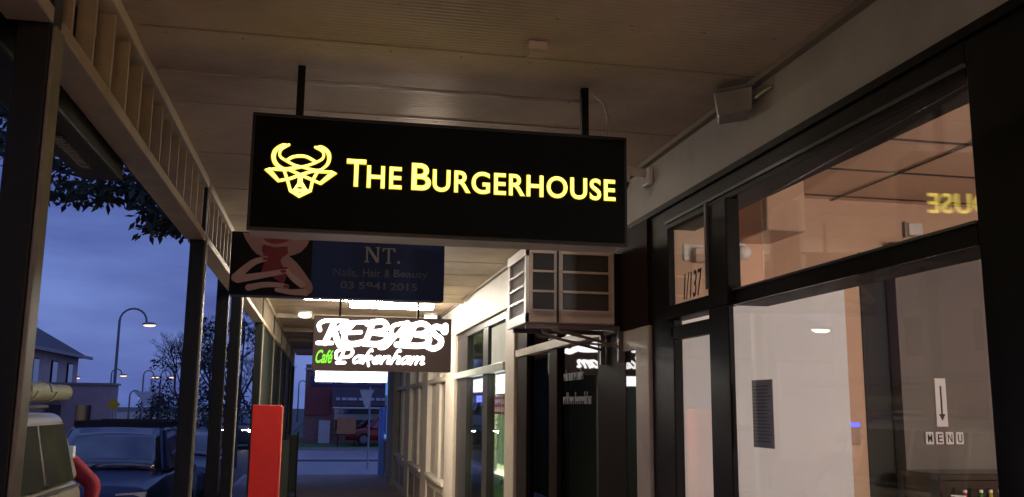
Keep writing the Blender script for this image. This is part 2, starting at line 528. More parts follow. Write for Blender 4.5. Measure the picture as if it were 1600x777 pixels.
# interior pendant
t = thing('pendant_lamp', (3.9, 0.9, 2.4), 'warm globe lamp hanging inside the nearest restaurant', 'lamp')
MB().ell((3.9, 0.9, 2.4), (0.16, 0.16, 0.16)).build('globe', lamp_mat('warm_globe', (1.0, 0.93, 0.90), 118), t, smooth=True)
MB().tube([(3.9, 0.9, 2.55), (3.9, 0.9, 3.31)], 0.008).build('flex', M_ink, t)

t = thing('counter', (3.86, 4.8, 0.02), 'black serving counter with bottles, low behind the big window', 'counter')
B(3.38, 4.35, 4.72, 5.05, 0.02, 1.62).build('body', mat('black_laminate', (0.012, 0.012, 0.013), 0.2), t)
B(3.36, 4.37, 4.54, 4.719, 1.39, 1.43).build('ledge', M_frame, t)
B(3.36, 4.37, 4.69, 5.06, 1.62, 1.66).build('top', mat('black_laminate', (0.012, 0.012, 0.013), 0.2), t, bevel=0.006)
for k, (cx, c, lb) in enumerate(((3.60, (0.05, 0.25, 0.06), 'small green bottle on the black counter'), (3.66, (0.5, 0.38, 0.04), 'small yellow bottle on the black counter'), (3.50, (0.4, 0.05, 0.04), 'small red bottle on the black counter'), (3.72, (0.25, 0.05, 0.4), 'small purple bottle on the black counter'))):
    bm_ = thing('bottle', (cx, 4.72, 1.30), lb, 'bottle', 'sauce bottles by the menu wall')
    bm_.location = (cx, 4.67, 1.43)
    MB().tube([(0, 0, 0), (0, 0, 0.085), (0, 0, 0.105), (0, 0, 0.13)], [0.024, 0.024, 0.01, 0.01], 12).build('body', mat('bottle%d' % k, c, 0.15), bm_, world=False, smooth=True)
    MB().tube([(0, 0, 0.13), (0, 0, 0.145)], 0.011, 12).build('cap', M_paper, bm_, world=False)

t = thing('till_screen', (4.0, 4.62, 1.43), 'small purple glowing till screen at the right end of the counter', 'screen')
B(3.985, 4.145, 4.60, 4.64, 1.43, 1.56).build('case', M_ink, t, bevel=0.005)
B(3.995, 4.135, 4.594, 4.599, 1.475, 1.552).build('display', lamp_mat('purple_glow', (0.35, 0.05, 0.9), 0.9), t)
t = thing('cup_stack', (3.42, 4.62, 1.43), 'stack of white paper cups at the left end of the counter', 'cups')
for k in range(4):
    MB().tube([(3.42, 4.62, 1.43 + k * 0.02), (3.42, 4.62, 1.49 + k * 0.02)], [0.03, 0.038], 14, cap=False).build('cup', M_paper, t, smooth=True)
t = thing('serving_tray', (3.85, 4.60, 1.43), 'shiny steel tray lying on the counter ledge', 'tray')
B(3.68, 3.96, 4.56, 4.60, 1.431, 1.44).build('base', M_alu, t, bevel=0.003)
B(3.68, 3.96, 4.552, 4.559, 1.431, 1.46).build('rim', M_alu, t)
# menu paper with arrow, tiles
t = thing('arrow_notice', (3.72, 5.09, 2.05), 'tall white notice with a long arrow pointing down, on the brown menu wall', 'notice')
B(3.66, 3.735, 5.094, 5.099, 1.91, 2.20).build('sheet', M_paper, t)
mb = MB(); f = face_y(5.0935)
mb.box(3.692, 3.703, 5.0915, 5.0937, 1.975, 2.155)
mb.prism([(3.676, 1.985), (3.719, 1.985), (3.6975, 1.945)], face_y(5.0937), 0.0025)
mb.build('arrow', M_ink, t)
for k, ch in enumerate('MENU'):
    u = 3.572 + k * 0.068
    t = thing('letter_tile', (u + 0.025, 5.09, 1.86), 'square white wall tile with the letter %s under the arrow notice' % ch, 'letter tile', 'letter tiles spelling the menu word')
    B(u, u + 0.054, 5.086, 5.099, 1.805, 1.878).build('tile', M_paper, t, bevel=0.004)
    text(ch, 'letter', M_ink, face_y(5.0855), (u + 0.012, u + 0.042, 1.817, 1.866), 0.002, 0.01, parent=t)
t = thing('wall_controller', (3.17, 5.2, 1.9), 'small wall controller with glowing blue display on the tan strip of wall', 'controller')
B(3.13, 3.205, 5.19, 5.209, 1.80, 1.93).build('case', mat('tan_plastic', (0.45, 0.30, 0.22), 0.5), t, bevel=0.004)
B(3.135, 3.20, 5.186, 5.192, 1.905, 1.928).build('display', lamp_mat('blue_led', (0.05, 0.06, 1.0), 2.5), t)
t = thing('alarm_box', (3.66, 5.2, 3.15), 'white alarm box high on the peach wall', 'alarm box')
B(3.60, 3.70, 5.16, 5.209, 3.10, 3.18).build('case', M_white, t, bevel=0.008)
B(3.585, 3.60, 5.18, 5.209, 3.09, 3.19).build('bracket', M_grey, t)
t = thing('wall_sensor', (2.18, 5.2, 2.93), 'small square sensor on a white backing plate above the street number', 'sensor')
B(2.10, 2.22, 5.195, 5.209, 2.88, 2.98).build('plate', M_white, t)
B(2.15, 2.215, 5.14, 5.195, 2.865, 2.955).build('case', mat('tan_plastic', (0.45, 0.30, 0.22), 0.5), t, bevel=0.008)
t = thing('indoor_camera', (2.45, 5.15, 2.95), 'small white dome camera under the bulkhead inside the restaurant', 'camera')
MB().ell((2.45, 5.12, 2.93), (0.045, 0.045, 0.045)).build('dome', M_white, t, smooth=True)
B(2.39, 2.46, 5.12, 5.209, 2.945, 2.985).build('arm', M_white, t)
# on the glass
t = thing('paper_notice', (1.955, 3.97, 2.0), 'grey sheet of small print taped inside the big window', 'notice')
B(1.968, 1.970, 3.87, 4.075, 1.83, 2.135).build('sheet', mat('grey_paper', (0.40, 0.38, 0.42), 0.8, 0.1, 10), t)
mb = MB()
for k in range(17):
    ln = 0.14 + 0.04 * random.random()
    mb.box(1.9665, 1.9679, 4.06 - ln, 4.06, 1.855 + k * 0.0155, 1.861 + k * 0.0155)
mb.build('print_lines', mat('faded_ink', (0.22, 0.20, 0.24), 0.8), t)
num = text('1/137', 'street_number', mat('faded_ink_black', (0.03, 0.02, 0.02), 0.5), face_x(1.9575), (-4.86, -4.60, 2.60, 2.745), 0.002, 0.0, 0.25)
tag(num, 'black painted street number 1/137 on the small pane above the door', 'street number')

# beige pilaster and neighbour shop with dark glass
nb = thing('dark_shopfront', (XR, 7.5, 0), 'unlit shop under the air conditioner with brown framed dark glass', 'shopfront')
B(1.915, 2.12, 5.335, 5.58, 0, 2.50).build('pilaster', M_cream, nb, bevel=0.01)
B(1.915, 2.12, 5.335, 6.0, 2.505, 3.149).build('infill_panel', M_brown, nb)
mb = MB()
for a, b in ((5.58, 5.60), (5.86, 6.5), (8.9, 9.36)):
    mb.box(1.945, 2.08, a, b, 0, 2.50)
mb.box(1.95, 2.06, 7.72, 8.0, 0, 3.149)
mb.box(1.945, 2.08, 6.0, 6.5, 2.58, 3.149)
mb.box(1.945, 2.08, 8.9, 9.36, 2.58, 3.149)
mb.box(1.955, 2.05, 5.6, 9.0, 0, 0.3)
mb.build('frame', M_brown, nb, bevel=0.006)
B(1.925, 2.05, 6.0, 9.36, 2.503, 2.575).build('transom', M_cream, nb, bevel=0.005)
B(1.93, 2.06, 5.60, 5.86, 2.37, 2.50).build('door_panel', M_cream, nb)
B(1.948, 1.955, 5.60, 5.86, 0.1, 2.37).build('door_pane', M_dglass, nb)
for a, b, c, d in ((6.5, 7.72, 0.3, 2.503), (8.0, 8.9, 0.3, 2.503), (6.5, 7.72, 2.575, 3.149), (8.0, 8.9, 2.575, 3.149)):
    B(1.985, 1.993, a, b, c, d).build('window_pane', M_dglass, nb)
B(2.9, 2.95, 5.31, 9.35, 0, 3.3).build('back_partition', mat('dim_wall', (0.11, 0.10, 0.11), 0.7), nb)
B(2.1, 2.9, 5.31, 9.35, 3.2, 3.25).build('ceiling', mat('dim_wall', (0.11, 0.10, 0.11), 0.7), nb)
# faded vinyl on the dark glass: rows of worn strokes
t = thing('vinyl_lettering', (1.98, 7.0, 2.2), 'two worn rows of pale lettering on the dark shop glass', 'lettering')
for nm, z0, ya, yb in (('upper_row', 2.22, 6.98, 7.60), ('lower_row', 2.03, 6.80, 7.62)):
    mb = MB(); y = yb
    while y > ya:
        w = 0.02 + 0.03 * random.random(); h = 0.06 + 0.035 * (random.random() < 0.25)
        mb.box(1.979, 1.9845, y - 0.012, y, z0, z0 + h)
        mb.box(1.979, 1.9845, y - w, y - 0.013, z0 + random.choice((0, 0.025, 0.05)), z0 + random.choice((0.056, 0.06)))
        y -= w + 0.014
    mb.build(nm, mat('faded_vinyl', (0.28, 0.29, 0.29), 0.6), t)

# kebab shop
kb = thing('lit_takeaway_front', (XR, 11.5, 0), 'brightly lit takeaway shopfront with green glow, beyond the dark shop', 'shopfront')
B(1.92, 2.1, 9.40, 9.88, 0, 3.04).build('pilaster', M_cream, kb, bevel=0.01)
mb = MB()
mb.box(1.94, 2.04, 9.9, 13.7, 2.96, 3.049)
mb.box(1.945, 2.04, 11.1, 11.45, 0, 2.96)
mb.box(1.945, 2.04, 12.75, 13.7, 0, 2.96)
mb.box(1.947, 2.04, 9.89, 9.99, 0, 2.96)
mb.box(1.935, 2.05, 9.99, 13.7, 0.0, 0.55)
mb.build('frame', mat('charcoal_frame', (0.035, 0.03, 0.03), 0.4), kb, bevel=0.006)
B(1.915, 2.04, 9.99, 13.75, 2.40, 2.49).build('transom', mat('pale_transom', (0.45, 0.50, 0.45), 0.35), kb, bevel=0.006)
for a, b in ((9.99, 11.1), (11.45, 12.75)):
    B(1.985, 1.993, a, b, 0.55, 2.40).build('window_pane', M_glass, kb)
    B(1.985, 1.993, a, b, 2.49, 2.96).build('window_pane', M_glass, kb)
B(1.980, 1.984, 10.05, 11.05, 2.50, 2.94).build('frosted_film', mat('frosted_film', (0.42, 0.46, 0.42), 0.7), kb)
B(4.6, 4.7, 9.4, 17.5, 0, 3.3).build('back_wall', mat('green_grey_wall', (0.34, 0.40, 0.33), 0.7), kb)
B(2.05, 4.6, 17.4, 17.5, 0, 3.3).build('side_wall', mat('green_grey_wall', (0.34, 0.40, 0.33), 0.7), kb)
B(2.05, 4.6, 9.40, 9.45, 0, 3.3).build('side_wall', mat('green_grey_wall', (0.34, 0.40, 0.33), 0.7), kb)
B(2.05, 4.6, 9.4, 17.5, 3.15, 3.2).build('ceiling', mat('green_grey_wall', (0.34, 0.40, 0.33), 0.7), kb)
t = thing('shop_ceiling_light', (3.1, 12.6, 3.1), 'round greenish white ceiling light inside the takeaway', 'ceiling light')
MB().ell((3.0, 13.2, 3.02), (0.2, 0.2, 0.10)).build('diffuser', lamp_mat('green_white_lamp', (0.85, 1.0, 0.60), 330), t, smooth=True)
MB().tube([(3.0, 13.2, 3.10), (3.0, 13.2, 3.15)], 0.16, 16).build('base', M_white, t)
t = thing('takeaway_counter', (2.9, 13, 0), 'green fronted counter low behind the takeaway glass', 'counter')
B(2.5, 2.9, 10.2, 16.5, 0.0, 1.02).build('body', mat('green_laminate', (0.10, 0.36, 0.12), 0.4), t)
B(2.46, 2.94, 10.15, 16.5, 1.02, 1.07).build('top', M_white, t)
for y0, y1, z0, z1, c, lb in ((11.55, 12.7, 2.18, 2.38, (1.0, 0.98, 0.95), 'glowing white menu box farther from the red sign in the takeaway window'), (10.1, 11.0, 2.14, 2.39, (1.0, 0.97, 1.0), 'glowing white menu box nearer to the red sign in the takeaway window')):
    t = thing('menu_box', (2.1, y0, z0), lb, 'menu box', 'lit menu boxes in the takeaway window')
    B(2.03, 2.09, y0, y1, z0, z1).build('case', M_alu, t)
    B(2.024, 2.03, y0 + 0.02, y1 - 0.02, z0 + 0.015, z1 - 0.015).build('lit_face', lamp_mat('menu_glow', (1.0, 0.98, 0.96), 2.2), t)
t = thing('neon_sign', (2.02, 12.1, 2.1), 'small blue neon panel below the farther white menu box', 'neon sign')
B(2.02, 2.045, 11.85, 12.35, 2.04, 2.165).build('panel', mat('neon_back', (0.01, 0.01, 0.05), 0.4), t)
mb = MB()
for k in range(4):
    yy = 12.30 - k * 0.115
    stroke(mb, [(-yy, 2.07), (-yy, 2.14), (-yy + 0.05, 2.14), (-yy + 0.05, 2.07), (-yy, 2.07)] if k % 2 == 0 else [(-yy, 2.14), (-yy, 2.07), (-yy + 0.05, 2.07)], 0.014, face_x(2.019), 0.008, smooth=False)
mb.build('tube', lamp_mat('blue_neon', (0.10, 0.12, 1.0), 5), t)
t = thing('red_sign', (2.02, 10.5, 2.1), 'red and white window sign under the nearer menu box', 'sign')
B(2.01, 2.03, 10.05, 11.0, 1.92, 2.12).build('panel', mat('red_sign_panel', (0.45, 0.05, 0.05), 0.5), t)
for zz in (1.945, 2.035):
    mb = MB()
    for k in range(7):
        mb.box(2.006, 2.0095, 10.12 + k * 0.12, 10.20 + k * 0.12, zz, zz + 0.055)
    mb.build('pale_row', M_paper, t)
t = thing('red_light_strip', (2.0, 10.02, 2.3), 'red glowing vertical strip beside the takeaway menu box', 'light strip')
B(1.998, 2.02, 9.995, 10.10, 2.05, 2.38).build('holder', M_ink, t)
mb = MB()
for k in range(6):
    mb.box(1.9945, 1.9978, 10.0, 10.095, 2.06 + k * 0.053, 2.095 + k * 0.053)
mb.build('red_segments', lamp_mat('red_glow', (1.0, 0.03, 0.06), 3), t)

# far cream shopfronts
M_cream2 = mat('cream_timber', (0.60, 0.53, 0.43), 0.5, 0.1, 4)
labs = ['cream timber shopfront with paired windows just beyond the takeaway', 'cream timber shopfront with paired windows, second beyond the takeaway', 'cream timber shopfront with paired windows, farthest before the grey pillar']
for i, (a, b) in enumerate(((13.72, 17.2), (17.2, 20.8), (20.8, 24.6))):
    t = thing('cream_shopfront', (XR, a, 0), labs[i], 'shopfront', 'cream timber shopfronts at the far end')
    mb = MB()
    mb.box(1.90, 2.10, a + 0.002, a + 0.98, 0, 3.049)
    c = a + 0.98; w = (b - c)
    mid = c + w * 0.42
    mb.box(1.94, 2.06, mid, mid + w * 0.2, 0.83, 3.0)
    mb.box(1.91, 2.06, c, b, 2.40, 2.48)
    mb.box(1.94, 2.06, c, b, 2.98, 3.049)
    mb.build('frame', M_cream2, t, bevel=0.008)
    B(1.86, 2.08, c, b, 0.77, 0.83).build('sill', M_cream2, t, bevel=0.01)
    B(1.93, 2.06, c, b, 0.0, 0.77).build('stall_riser', M_cream2, t)
    for q in (0, 1):
        B(1.921, 1.9285, c + 0.15 + q * w * 0.5, c + w * 0.5 - 0.1 + q * w * 0.5, 0.15, 0.62).build('riser_panel', mat('riser_brown', (0.28, 0.22, 0.17), 0.6), t)
    for (p, q) in ((c, mid), (mid + w * 0.2, b)):
        B(1.985, 1.993, p, q, 0.83, 2.40).build('window_pane', M_dglass, t)
        B(1.985, 1.993, p, q, 2.48, 2.98).build('window_pane', M_glass, t)
    B(2.5, 2.56, a, b, 0, 3.04).build('blind', mat('dim_cream', (0.20, 0.18, 0.15), 0.8), t)
t = thing('corner_pillar', (1.9, 26.5, 0), 'grey rendered pillar at the far end of the shop row', 'pillar')
B(1.84, 2.2, 24.62, 27.0, 0, 3.049).build('shaft', mat('grey_render', (0.26, 0.24, 0.22), 0.8), t)
B(1.80, 2.2, 24.60, 27.02, 0, 0.2).build('plinth', mat('grey_render', (0.26, 0.24, 0.22), 0.8), t)
t = thing('blue_corner_shop', (1.9, 27.6, 0), 'bright blue painted shop corner with brick base at the footpath end', 'shopfront')
B(1.70, 2.25, 28.0, 28.25, 0, 1.95).build('blue_pier', mat('blue_paint', (0.03, 0.20, 0.85), 0.4), t)
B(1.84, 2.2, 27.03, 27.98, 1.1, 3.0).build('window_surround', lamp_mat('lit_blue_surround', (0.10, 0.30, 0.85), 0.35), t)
B(1.832, 1.839, 27.1, 27.95, 1.2, 2.3).build('window_pane', M_dglass, t)
B(1.82, 2.2, 27.03, 27.99, 1.02, 1.09).build('sill', M_cream2, t)
B(1.86, 2.2, 27.03, 27.99, 0, 1.02).build('brick_base', mat('brick', (0.25, 0.11, 0.07), 0.8, 0.25, 12), t)

# ---------------------------------------------------------------- hanging signs
# burger restaurant light box
LOGO = [[(-0.1883, 3.1263), (-0.217, 3.1195), (-0.243, 3.0993), (-0.2514, 3.0742), (-0.2462, 3.048), (-0.2298, 3.0278), (-0.2041, 3.0147), (-0.1697, 3.0209), (-0.1313, 3.0298), (-0.0969, 3.041), (-0.0625, 3.0575), (-0.0416, 3.0733), (-0.0373, 3.0921), (-0.0471, 3.108), (-0.0752, 3.1227)],
        [(-0.0752, 3.1227), (-0.0477, 3.1225), (-0.0234, 3.1075), (-0.0134, 3.0833), (-0.0172, 3.0542), (-0.034, 3.0325), (-0.0569, 3.0188), (-0.096, 3.0226), (-0.1313, 3.0298), (-0.1627, 3.0369), (-0.1983, 3.0543), (-0.2202, 3.068), (-0.2261, 3.084), (-0.2182, 3.105), (-0.1883, 3.1263)],
        [(-0.1926, 3.0563), (-0.1721, 3.0711), (-0.1414, 3.0784), (-0.1102, 3.0763), (-0.0743, 3.0588)],
        [(-0.2039, 3.0119), (-0.2463, 3.0133), (-0.2751, 3.0136), (-0.2245, 2.9619), (-0.1751, 2.9749), (-0.1335, 2.9937), (-0.0916, 3.0105), (-0.0607, 3.0186)],
        [(-0.0566, 3.0127), (-0.0214, 3.0136), (0.0119, 3.0148), (-0.0465, 2.96), (-0.0822, 2.9743), (-0.1335, 2.9937), (-0.1809, 3.0133)],
        [(-0.2038, 3.0098), (-0.1884, 2.9701), (-0.1725, 2.9203), (-0.1348, 2.8981), (-0.0877, 2.9251), (-0.0801, 2.9724), (-0.0605, 3.0124)]]
NOSE = [(-0.143, 2.9891), (-0.1237, 2.9902), (-0.1223, 2.9617), (-0.1035, 2.9323), (-0.0916, 2.9248), (-0.133, 2.9002), (-0.1686, 2.9205), (-0.1576, 2.9313), (-0.1434, 2.9564)]
SY = 4.06
s1 = thing('hanging_sign', (0.505, SY + 0.1, 2.745), 'large black light box sign with glowing yellow bull head and restaurant name', 'sign')
B(-0.346, 1.360, SY, SY + 0.20, 2.745, 3.262).build('cabinet', M_black, s1, bevel=0.006)
B(-0.342, 1.356, SY + 0.004, SY + 0.196, 2.7405, 2.7445).build('underside', mat('pale_underside', (0.42, 0.38, 0.34), 0.5), s1)
M_trim = mat('black_trim', (0.012, 0.012, 0.011), 0.4, spec=0.3)
mb = MB()
mb.box(-0.348, 1.362, SY - 0.003, SY + 0.014, 3.252, 3.2645)
mb.box(-0.348, 1.362, SY - 0.003, SY + 0.014, 2.7395, 2.754)
mb.box(-0.3485, -0.337, SY - 0.0025, SY + 0.014, 2.7545, 3.2515)
mb.box(1.351, 1.3625, SY - 0.0025, SY + 0.014, 2.7545, 3.2515)
mb.build('edge_trim', M_trim, s1)
M_yel = lamp_mat('yellow_acrylic', (1.0, 0.82, 0.13), 1.7)
M_yglow = lamp_mat('yellow_glow_fringe', (1.0, 0.72, 0.0), 0.5)  # dimmer, deeper yellow layer stands in for the glow fringe round the letters
mb = MB(); me_ = MB()
for i, s in enumerate(LOGO):
    f = face_y(SY - 0.0005)
    horn = i < 2
    wf = (lambda t, i=i: (0.45 + 0.95 * min(1, t / 0.06)) if t < 0.06 else (1.4 if t < 0.42 else max(0.85, 1.4 - (t - 0.42) * 3.2))) if i == 0 else ((lambda t: (0.45 + 0.95 * min(1, t / 0.06)) if t < 0.06 else (1.4 if t < 0.2 else max(0.85, 1.4 - (t - 0.2) * 3.2))) if i == 1 else None)
    stroke(mb, s, 0.0105, f, 0.006 + i * 0.0004, w1=wf, smooth=(i < 3))
    stroke(me_, s, 0.0155, f, 0.003 + i * 0.0002, w1=wf, smooth=(i < 3))
mb.prism(NOSE, face_y(SY - 0.0005), 0.0092)
mb.build('bull_emblem', M_yel, s1)
me_.build('bull_emblem_glow', M_yglow, s1)
mb = MB()
mb.prism([(-0.133 + 0.0125 * math.cos(2 * PI * k / 12), 2.9335 + 0.0045 * math.sin(2 * PI * k / 12)) for k in range(12)], face_y(SY - 0.0094), 0.0012)
mb.prism([(-0.145, 2.9165), (-0.120, 2.9175), (-0.132, 2.911)], face_y(SY - 0.0094), 0.0012)
mb.build('muzzle_gap', M_ink, s1)
for s, bx in (('T', (0.066, 0.148, 2.957, 3.0775)), ('HE', (0.156, 0.307, 2.955, 3.053)), ('B', (0.354, 0.438, 2.956, 3.0765)), ('URGERHOUSE', (0.449, 1.303, 2.9545, 3.054))):
    text(s, 'sign_lettering', M_yel, face_y(SY - 0.0005), bx, 0.007, 0.004, parent=s1, space=1.08)
    e = 0.0028
    text(s, 'sign_lettering_glow', M_yglow, face_y(SY - 0.0005), (bx[0] - e, bx[1] + e, bx[2] - e, bx[3] + e), 0.004, 0.026, parent=s1, space=1.08)
for hx in (-0.152, 1.179):
    B(hx - 0.017, hx + 0.017, SY + 0.06, SY + 0.094, 3.2625, CZ - 0.001).build('hanger_rod', M_frame, s1)

# nail salon sign
NY = 7.0
s2 = thing('hanging_sign', (0.09, NY + 0.08, 2.79), 'unlit blue hanging sign with photo of manicured hands and red lips', 'sign')
B(-0.70, 0.878, NY, NY + 0.16, 2.79, 3.262).build('cabinet', mat('blue_print', (0.022, 0.036, 0.10), 0.6, 0.2, 1.5, spec=0.12), s2, bevel=0.006)
F = face_y(NY - 0.0005)
M_skin = mat('printed_skin', (0.30, 0.16, 0.125), 0.6, 0.12, 5)
M_skin2 = mat('printed_skin_pale', (0.40, 0.24, 0.19), 0.6, 0.12, 5)
B(-0.695, -0.115, NY - 0.002, NY - 0.0002, 2.796, 3.256).build('picture_panel', mat('printed_dark', (0.010, 0.007, 0.008), 0.6, spec=0.1), s2)
F2 = face_y(NY - 0.0022)
def cl(p): return [(u, min(v, 3.254)) for u, v in p]
def sm(p): return [(v.x, v.y) for v in catmull(list(p) + [p[0]], 5)[:-1]]
MB().prism(cl([(-0.623, 3.252), (-0.598, 3.20), (-0.551, 3.132), (-0.52, 3.10), (-0.485, 3.083), (-0.40, 3.076), (-0.325, 3.081), (-0.25, 3.10), (-0.198, 3.125), (-0.16, 3.17), (-0.138, 3.218), (-0.126, 3.252)]), F2, 0.001).build('printed_face', M_skin, s2)
mb = MB()
mb.prism(sm([(-0.48, 3.215), (-0.43, 3.238), (-0.385, 3.228), (-0.34, 3.238), (-0.285, 3.215), (-0.33, 3.188), (-0.384, 3.178), (-0.44, 3.188)]), face_y(NY - 0.0034), 0.001)
mb.build('printed_lips', mat('printed_red', (0.20, 0.012, 0.018), 0.6), s2)
MB().prism([(-0.474, 3.17), (-0.39, 3.15), (-0.298, 3.165), (-0.29, 3.111), (-0.345, 3.052), (-0.285, 2.968), (-0.312, 2.875), (-0.392, 2.929), (-0.48, 2.95), (-0.452, 3.07), (-0.481, 3.124)], face_y(NY - 0.0046), 0.001).build('printed_bow', mat('printed_dark_red', (0.17, 0.012, 0.018), 0.4), s2)
HY = NY - 0.0058
for k, (pts, w) in enumerate((([(-0.655, 2.915), (-0.60, 2.975), (-0.53, 3.035), (-0.45, 3.065)], 0.055), ([(-0.64, 2.905), (-0.54, 2.925), (-0.44, 2.945), (-0.31, 2.975)], 0.05),
                              ([(-0.56, 2.845), (-0.46, 2.868), (-0.36, 2.872), (-0.285, 2.862)], 0.042), ([(-0.30, 3.05), (-0.24, 3.0), (-0.18, 2.93), (-0.13, 2.86), (-0.15, 2.82)], 0.075),
                              ([(-0.16, 2.825), (-0.25, 2.822), (-0.36, 2.835)], 0.045), ([(-0.18, 2.88), (-0.25, 2.93), (-0.31, 3.0)], 0.045))):
    mb = MB(); stroke(mb, pts, w, face_y(HY - k * 0.0011), 0.001, w1=lambda t: 1.15 - 0.45 * t)
    mb.build('printed_finger', M_skin2 if k != 3 else M_skin, s2)
mb = MB()
for (u, v) in ((-0.318, 2.973), (-0.45, 3.062), (-0.292, 2.862), (-0.308, 2.998)):
    mb.prism([(u + 0.022 * math.cos(2 * PI * k / 10), v + 0.011 * math.sin(2 * PI * k / 10)) for k in range(10)], face_y(HY - 0.008), 0.001)
mb.build('printed_nail', mat('printed_red', (0.20, 0.012, 0.018), 0.6), s2)
M_silver = mat('silver_print', (0.12, 0.12, 0.125), 0.4, 0.08, 6)
M_faint = mat('faint_print', (0.036, 0.046, 0.09), 0.4, 0.08, 6)
def ser(poly, u0, v0, su, sv): return [(u0 + u * su, v0 + v * sv) for u, v in poly]
Ng = [(0, 0), (.30, 0), (.30, .05), (.20, .08), (.20, .80), (.72, 0), (.86, 0), (.86, .92), (.96, .95), (.96, 1), (.66, 1), (.66, .95), (.76, .92), (.76, .28), (.28, 1), (0, 1), (0, .95), (.10, .92), (.10, .08), (0, .05)]
Tg = [(.30, 0), (.70, 0), (.70, .05), (.58, .08), (.58, .93), (.78, .93), (.94, .74), (1, .74), (.97, 1), (.03, 1), (0, .74), (.06, .74), (.22, .93), (.42, .93), (.42, .08), (.30, .05)]
mb = MB()
mb.prism(ser(Ng, 0.270, 3.068, 0.125, 0.118), F, 0.002)
mb.prism(ser(Tg, 0.402, 3.064, 0.10, 0.118), F, 0.002)
mb.prism([(0.528 + 0.011 * math.cos(2 * PI * k / 12), 3.076 + 0.011 * math.sin(2 * PI * k / 12)) for k in range(12)], F, 0.002)
mb.build('sign_initials', M_silver, s2)
for w_, u0, u1 in (('Nails,', 0.045, 0.225), ('Hair', 0.265, 0.395), ('&', 0.425, 0.462), ('Beauty', 0.495, 0.752)):
    text(w_, 'sign_word', M_faint, F, (u0, u1, 2.945 if w_ in ('Nails,', 'Beauty') else 2.958, 3.018), 0.002, 0.0, parent=s2)
M_faint2 = mat('faint_print_bright', (0.06, 0.06, 0.075), 0.5)
for w_, u0, u1 in (('03', 0.10, 0.20), ('5941', 0.235, 0.435), ('2015', 0.47, 0.675)):
    text(w_, 'phone_digits', M_faint2, F, (u0, u1, 2.862, 2.918), 0.002, 0.02, parent=s2)
for hx in (-0.35, 0.62):
    B(hx - 0.012, hx + 0.012, NY + 0.06, NY + 0.084, 3.2625, CZ - 0.001).build('hanger_rod', M_frame, s2)

# kebab light box
KY = 10.4
KEB = [[(-0.05, 2.814), (-0.064, 2.872), (-0.008, 2.915), (0.096, 2.92), (0.241, 2.92)], [(0.102, 2.912), (0.06, 2.799), (0.008, 2.675)], [(-0.072, 2.673), (0.083, 2.676)], [(0.241, 2.916), (0.157, 2.849), (0.083, 2.806)], [(0.1, 2.818), (0.146, 2.695), (0.201, 2.626), (0.263, 2.669)],
       [(0.188, 2.796), (0.197, 2.862), (0.283, 2.902), (0.464, 2.916)], [(0.306, 2.9), (0.239, 2.821), (0.214, 2.732), (0.251, 2.677), (0.327, 2.67), (0.431, 2.696)], [(0.264, 2.792), (0.392, 2.802)],
       [(0.517, 2.918), (0.486, 2.798), (0.443, 2.685)], [(0.459, 2.898), (0.611, 2.926), (0.672, 2.886), (0.644, 2.826), (0.533, 2.802)], [(0.544, 2.802), (0.669, 2.781), (0.675, 2.72), (0.584, 2.676), (0.431, 2.678)],
       [(0.903, 2.916), (0.759, 2.745), (0.673, 2.649), (0.609, 2.635), (0.594, 2.659)], [(0.903, 2.916), (0.87, 2.796), (0.85, 2.682)], [(0.734, 2.775), (0.871, 2.782)], [(0.727, 2.81), (0.743, 2.876), (0.814, 2.904), (0.909, 2.919)],
       [(0.981, 2.894), (0.942, 2.786), (0.892, 2.677)], [(0.934, 2.881), (1.065, 2.915), (1.138, 2.875), (1.098, 2.808), (0.996, 2.793)], [(1.008, 2.793), (1.135, 2.767), (1.136, 2.701), (1.035, 2.666), (0.791, 2.673)],
       [(1.331, 2.898), (1.327, 2.825), (1.289, 2.867), (1.222, 2.883), (1.181, 2.846), (1.218, 2.793), (1.28, 2.746), (1.275, 2.68), (1.204, 2.639), (1.125, 2.665)]]
s3 = thing('hanging_sign', (0.65, KY + 0.1, 2.38), 'brown light box sign with glowing white swash lettering advertising kebabs', 'sign')
M_kface = mat('brown_lit_acrylic', (0.035, 0.02, 0.017), 0.5, emit=(0.30, 0.19, 0.16), es=0.07)
B(-0.12, 1.402, KY, KY + 0.2, 2.38, 2.975).build('cabinet', M_kface, s3, bevel=0.006)
M_kw = lamp_mat('white_lit_letter', (1.0, 0.97, 0.93), 2.6)
mb = MB()
thick = {1, 6, 8, 12, 15, 18, 9, 10, 16, 17, 4}
for i, s in enumerate(KEB):
    stroke(mb, s, 0.064 if i in thick else 0.044, face_y(KY - 0.0005), 0.006 + 0.0004 * i)
mb.build('sign_lettering', M_kw, s3)
# lower script word built from pen strokes
GL = {'a': (0.95, [[(.75, .98), (.35, .98), (.08, .5), (.25, .04), (.55, .25), (.78, .9)], [(.82, 1), (.74, .15), (.98, .12)]]),
      'k': (0.95, [[(.55, 1.75), (.40, 1.95), (.26, 1.6), (.16, .8), (.10, 0)], [(.14, .45), (.45, .95), (.72, .92), (.60, .6), (.22, .5)], [(.35, .5), (.62, .02), (.75, -.35)]]),
      'e': (0.8, [[(.12, .45), (.60, .62), (.58, .98), (.28, .92), (.06, .45), (.25, .02), (.75, .2)]]),
      'n': (0.95, [[(.16, 1), (.10, 0)], [(.14, .5), (.48, 1), (.72, .85), (.68, .1), (.9, .12)]]),
      'h': (0.95, [[(.55, 1.8), (.38, 1.95), (.24, 1.5), (.10, 0)], [(.14, .5), (.48, 1), (.72, .85), (.68, .1), (.9, .12)]]),
      'm': (1.45, [[(.16, 1), (.10, 0)], [(.14, .5), (.42, 1), (.62, .85), (.58, 0)], [(.62, .5), (.92, 1), (1.14, .85), (1.10, .1), (1.35, .12)]])}
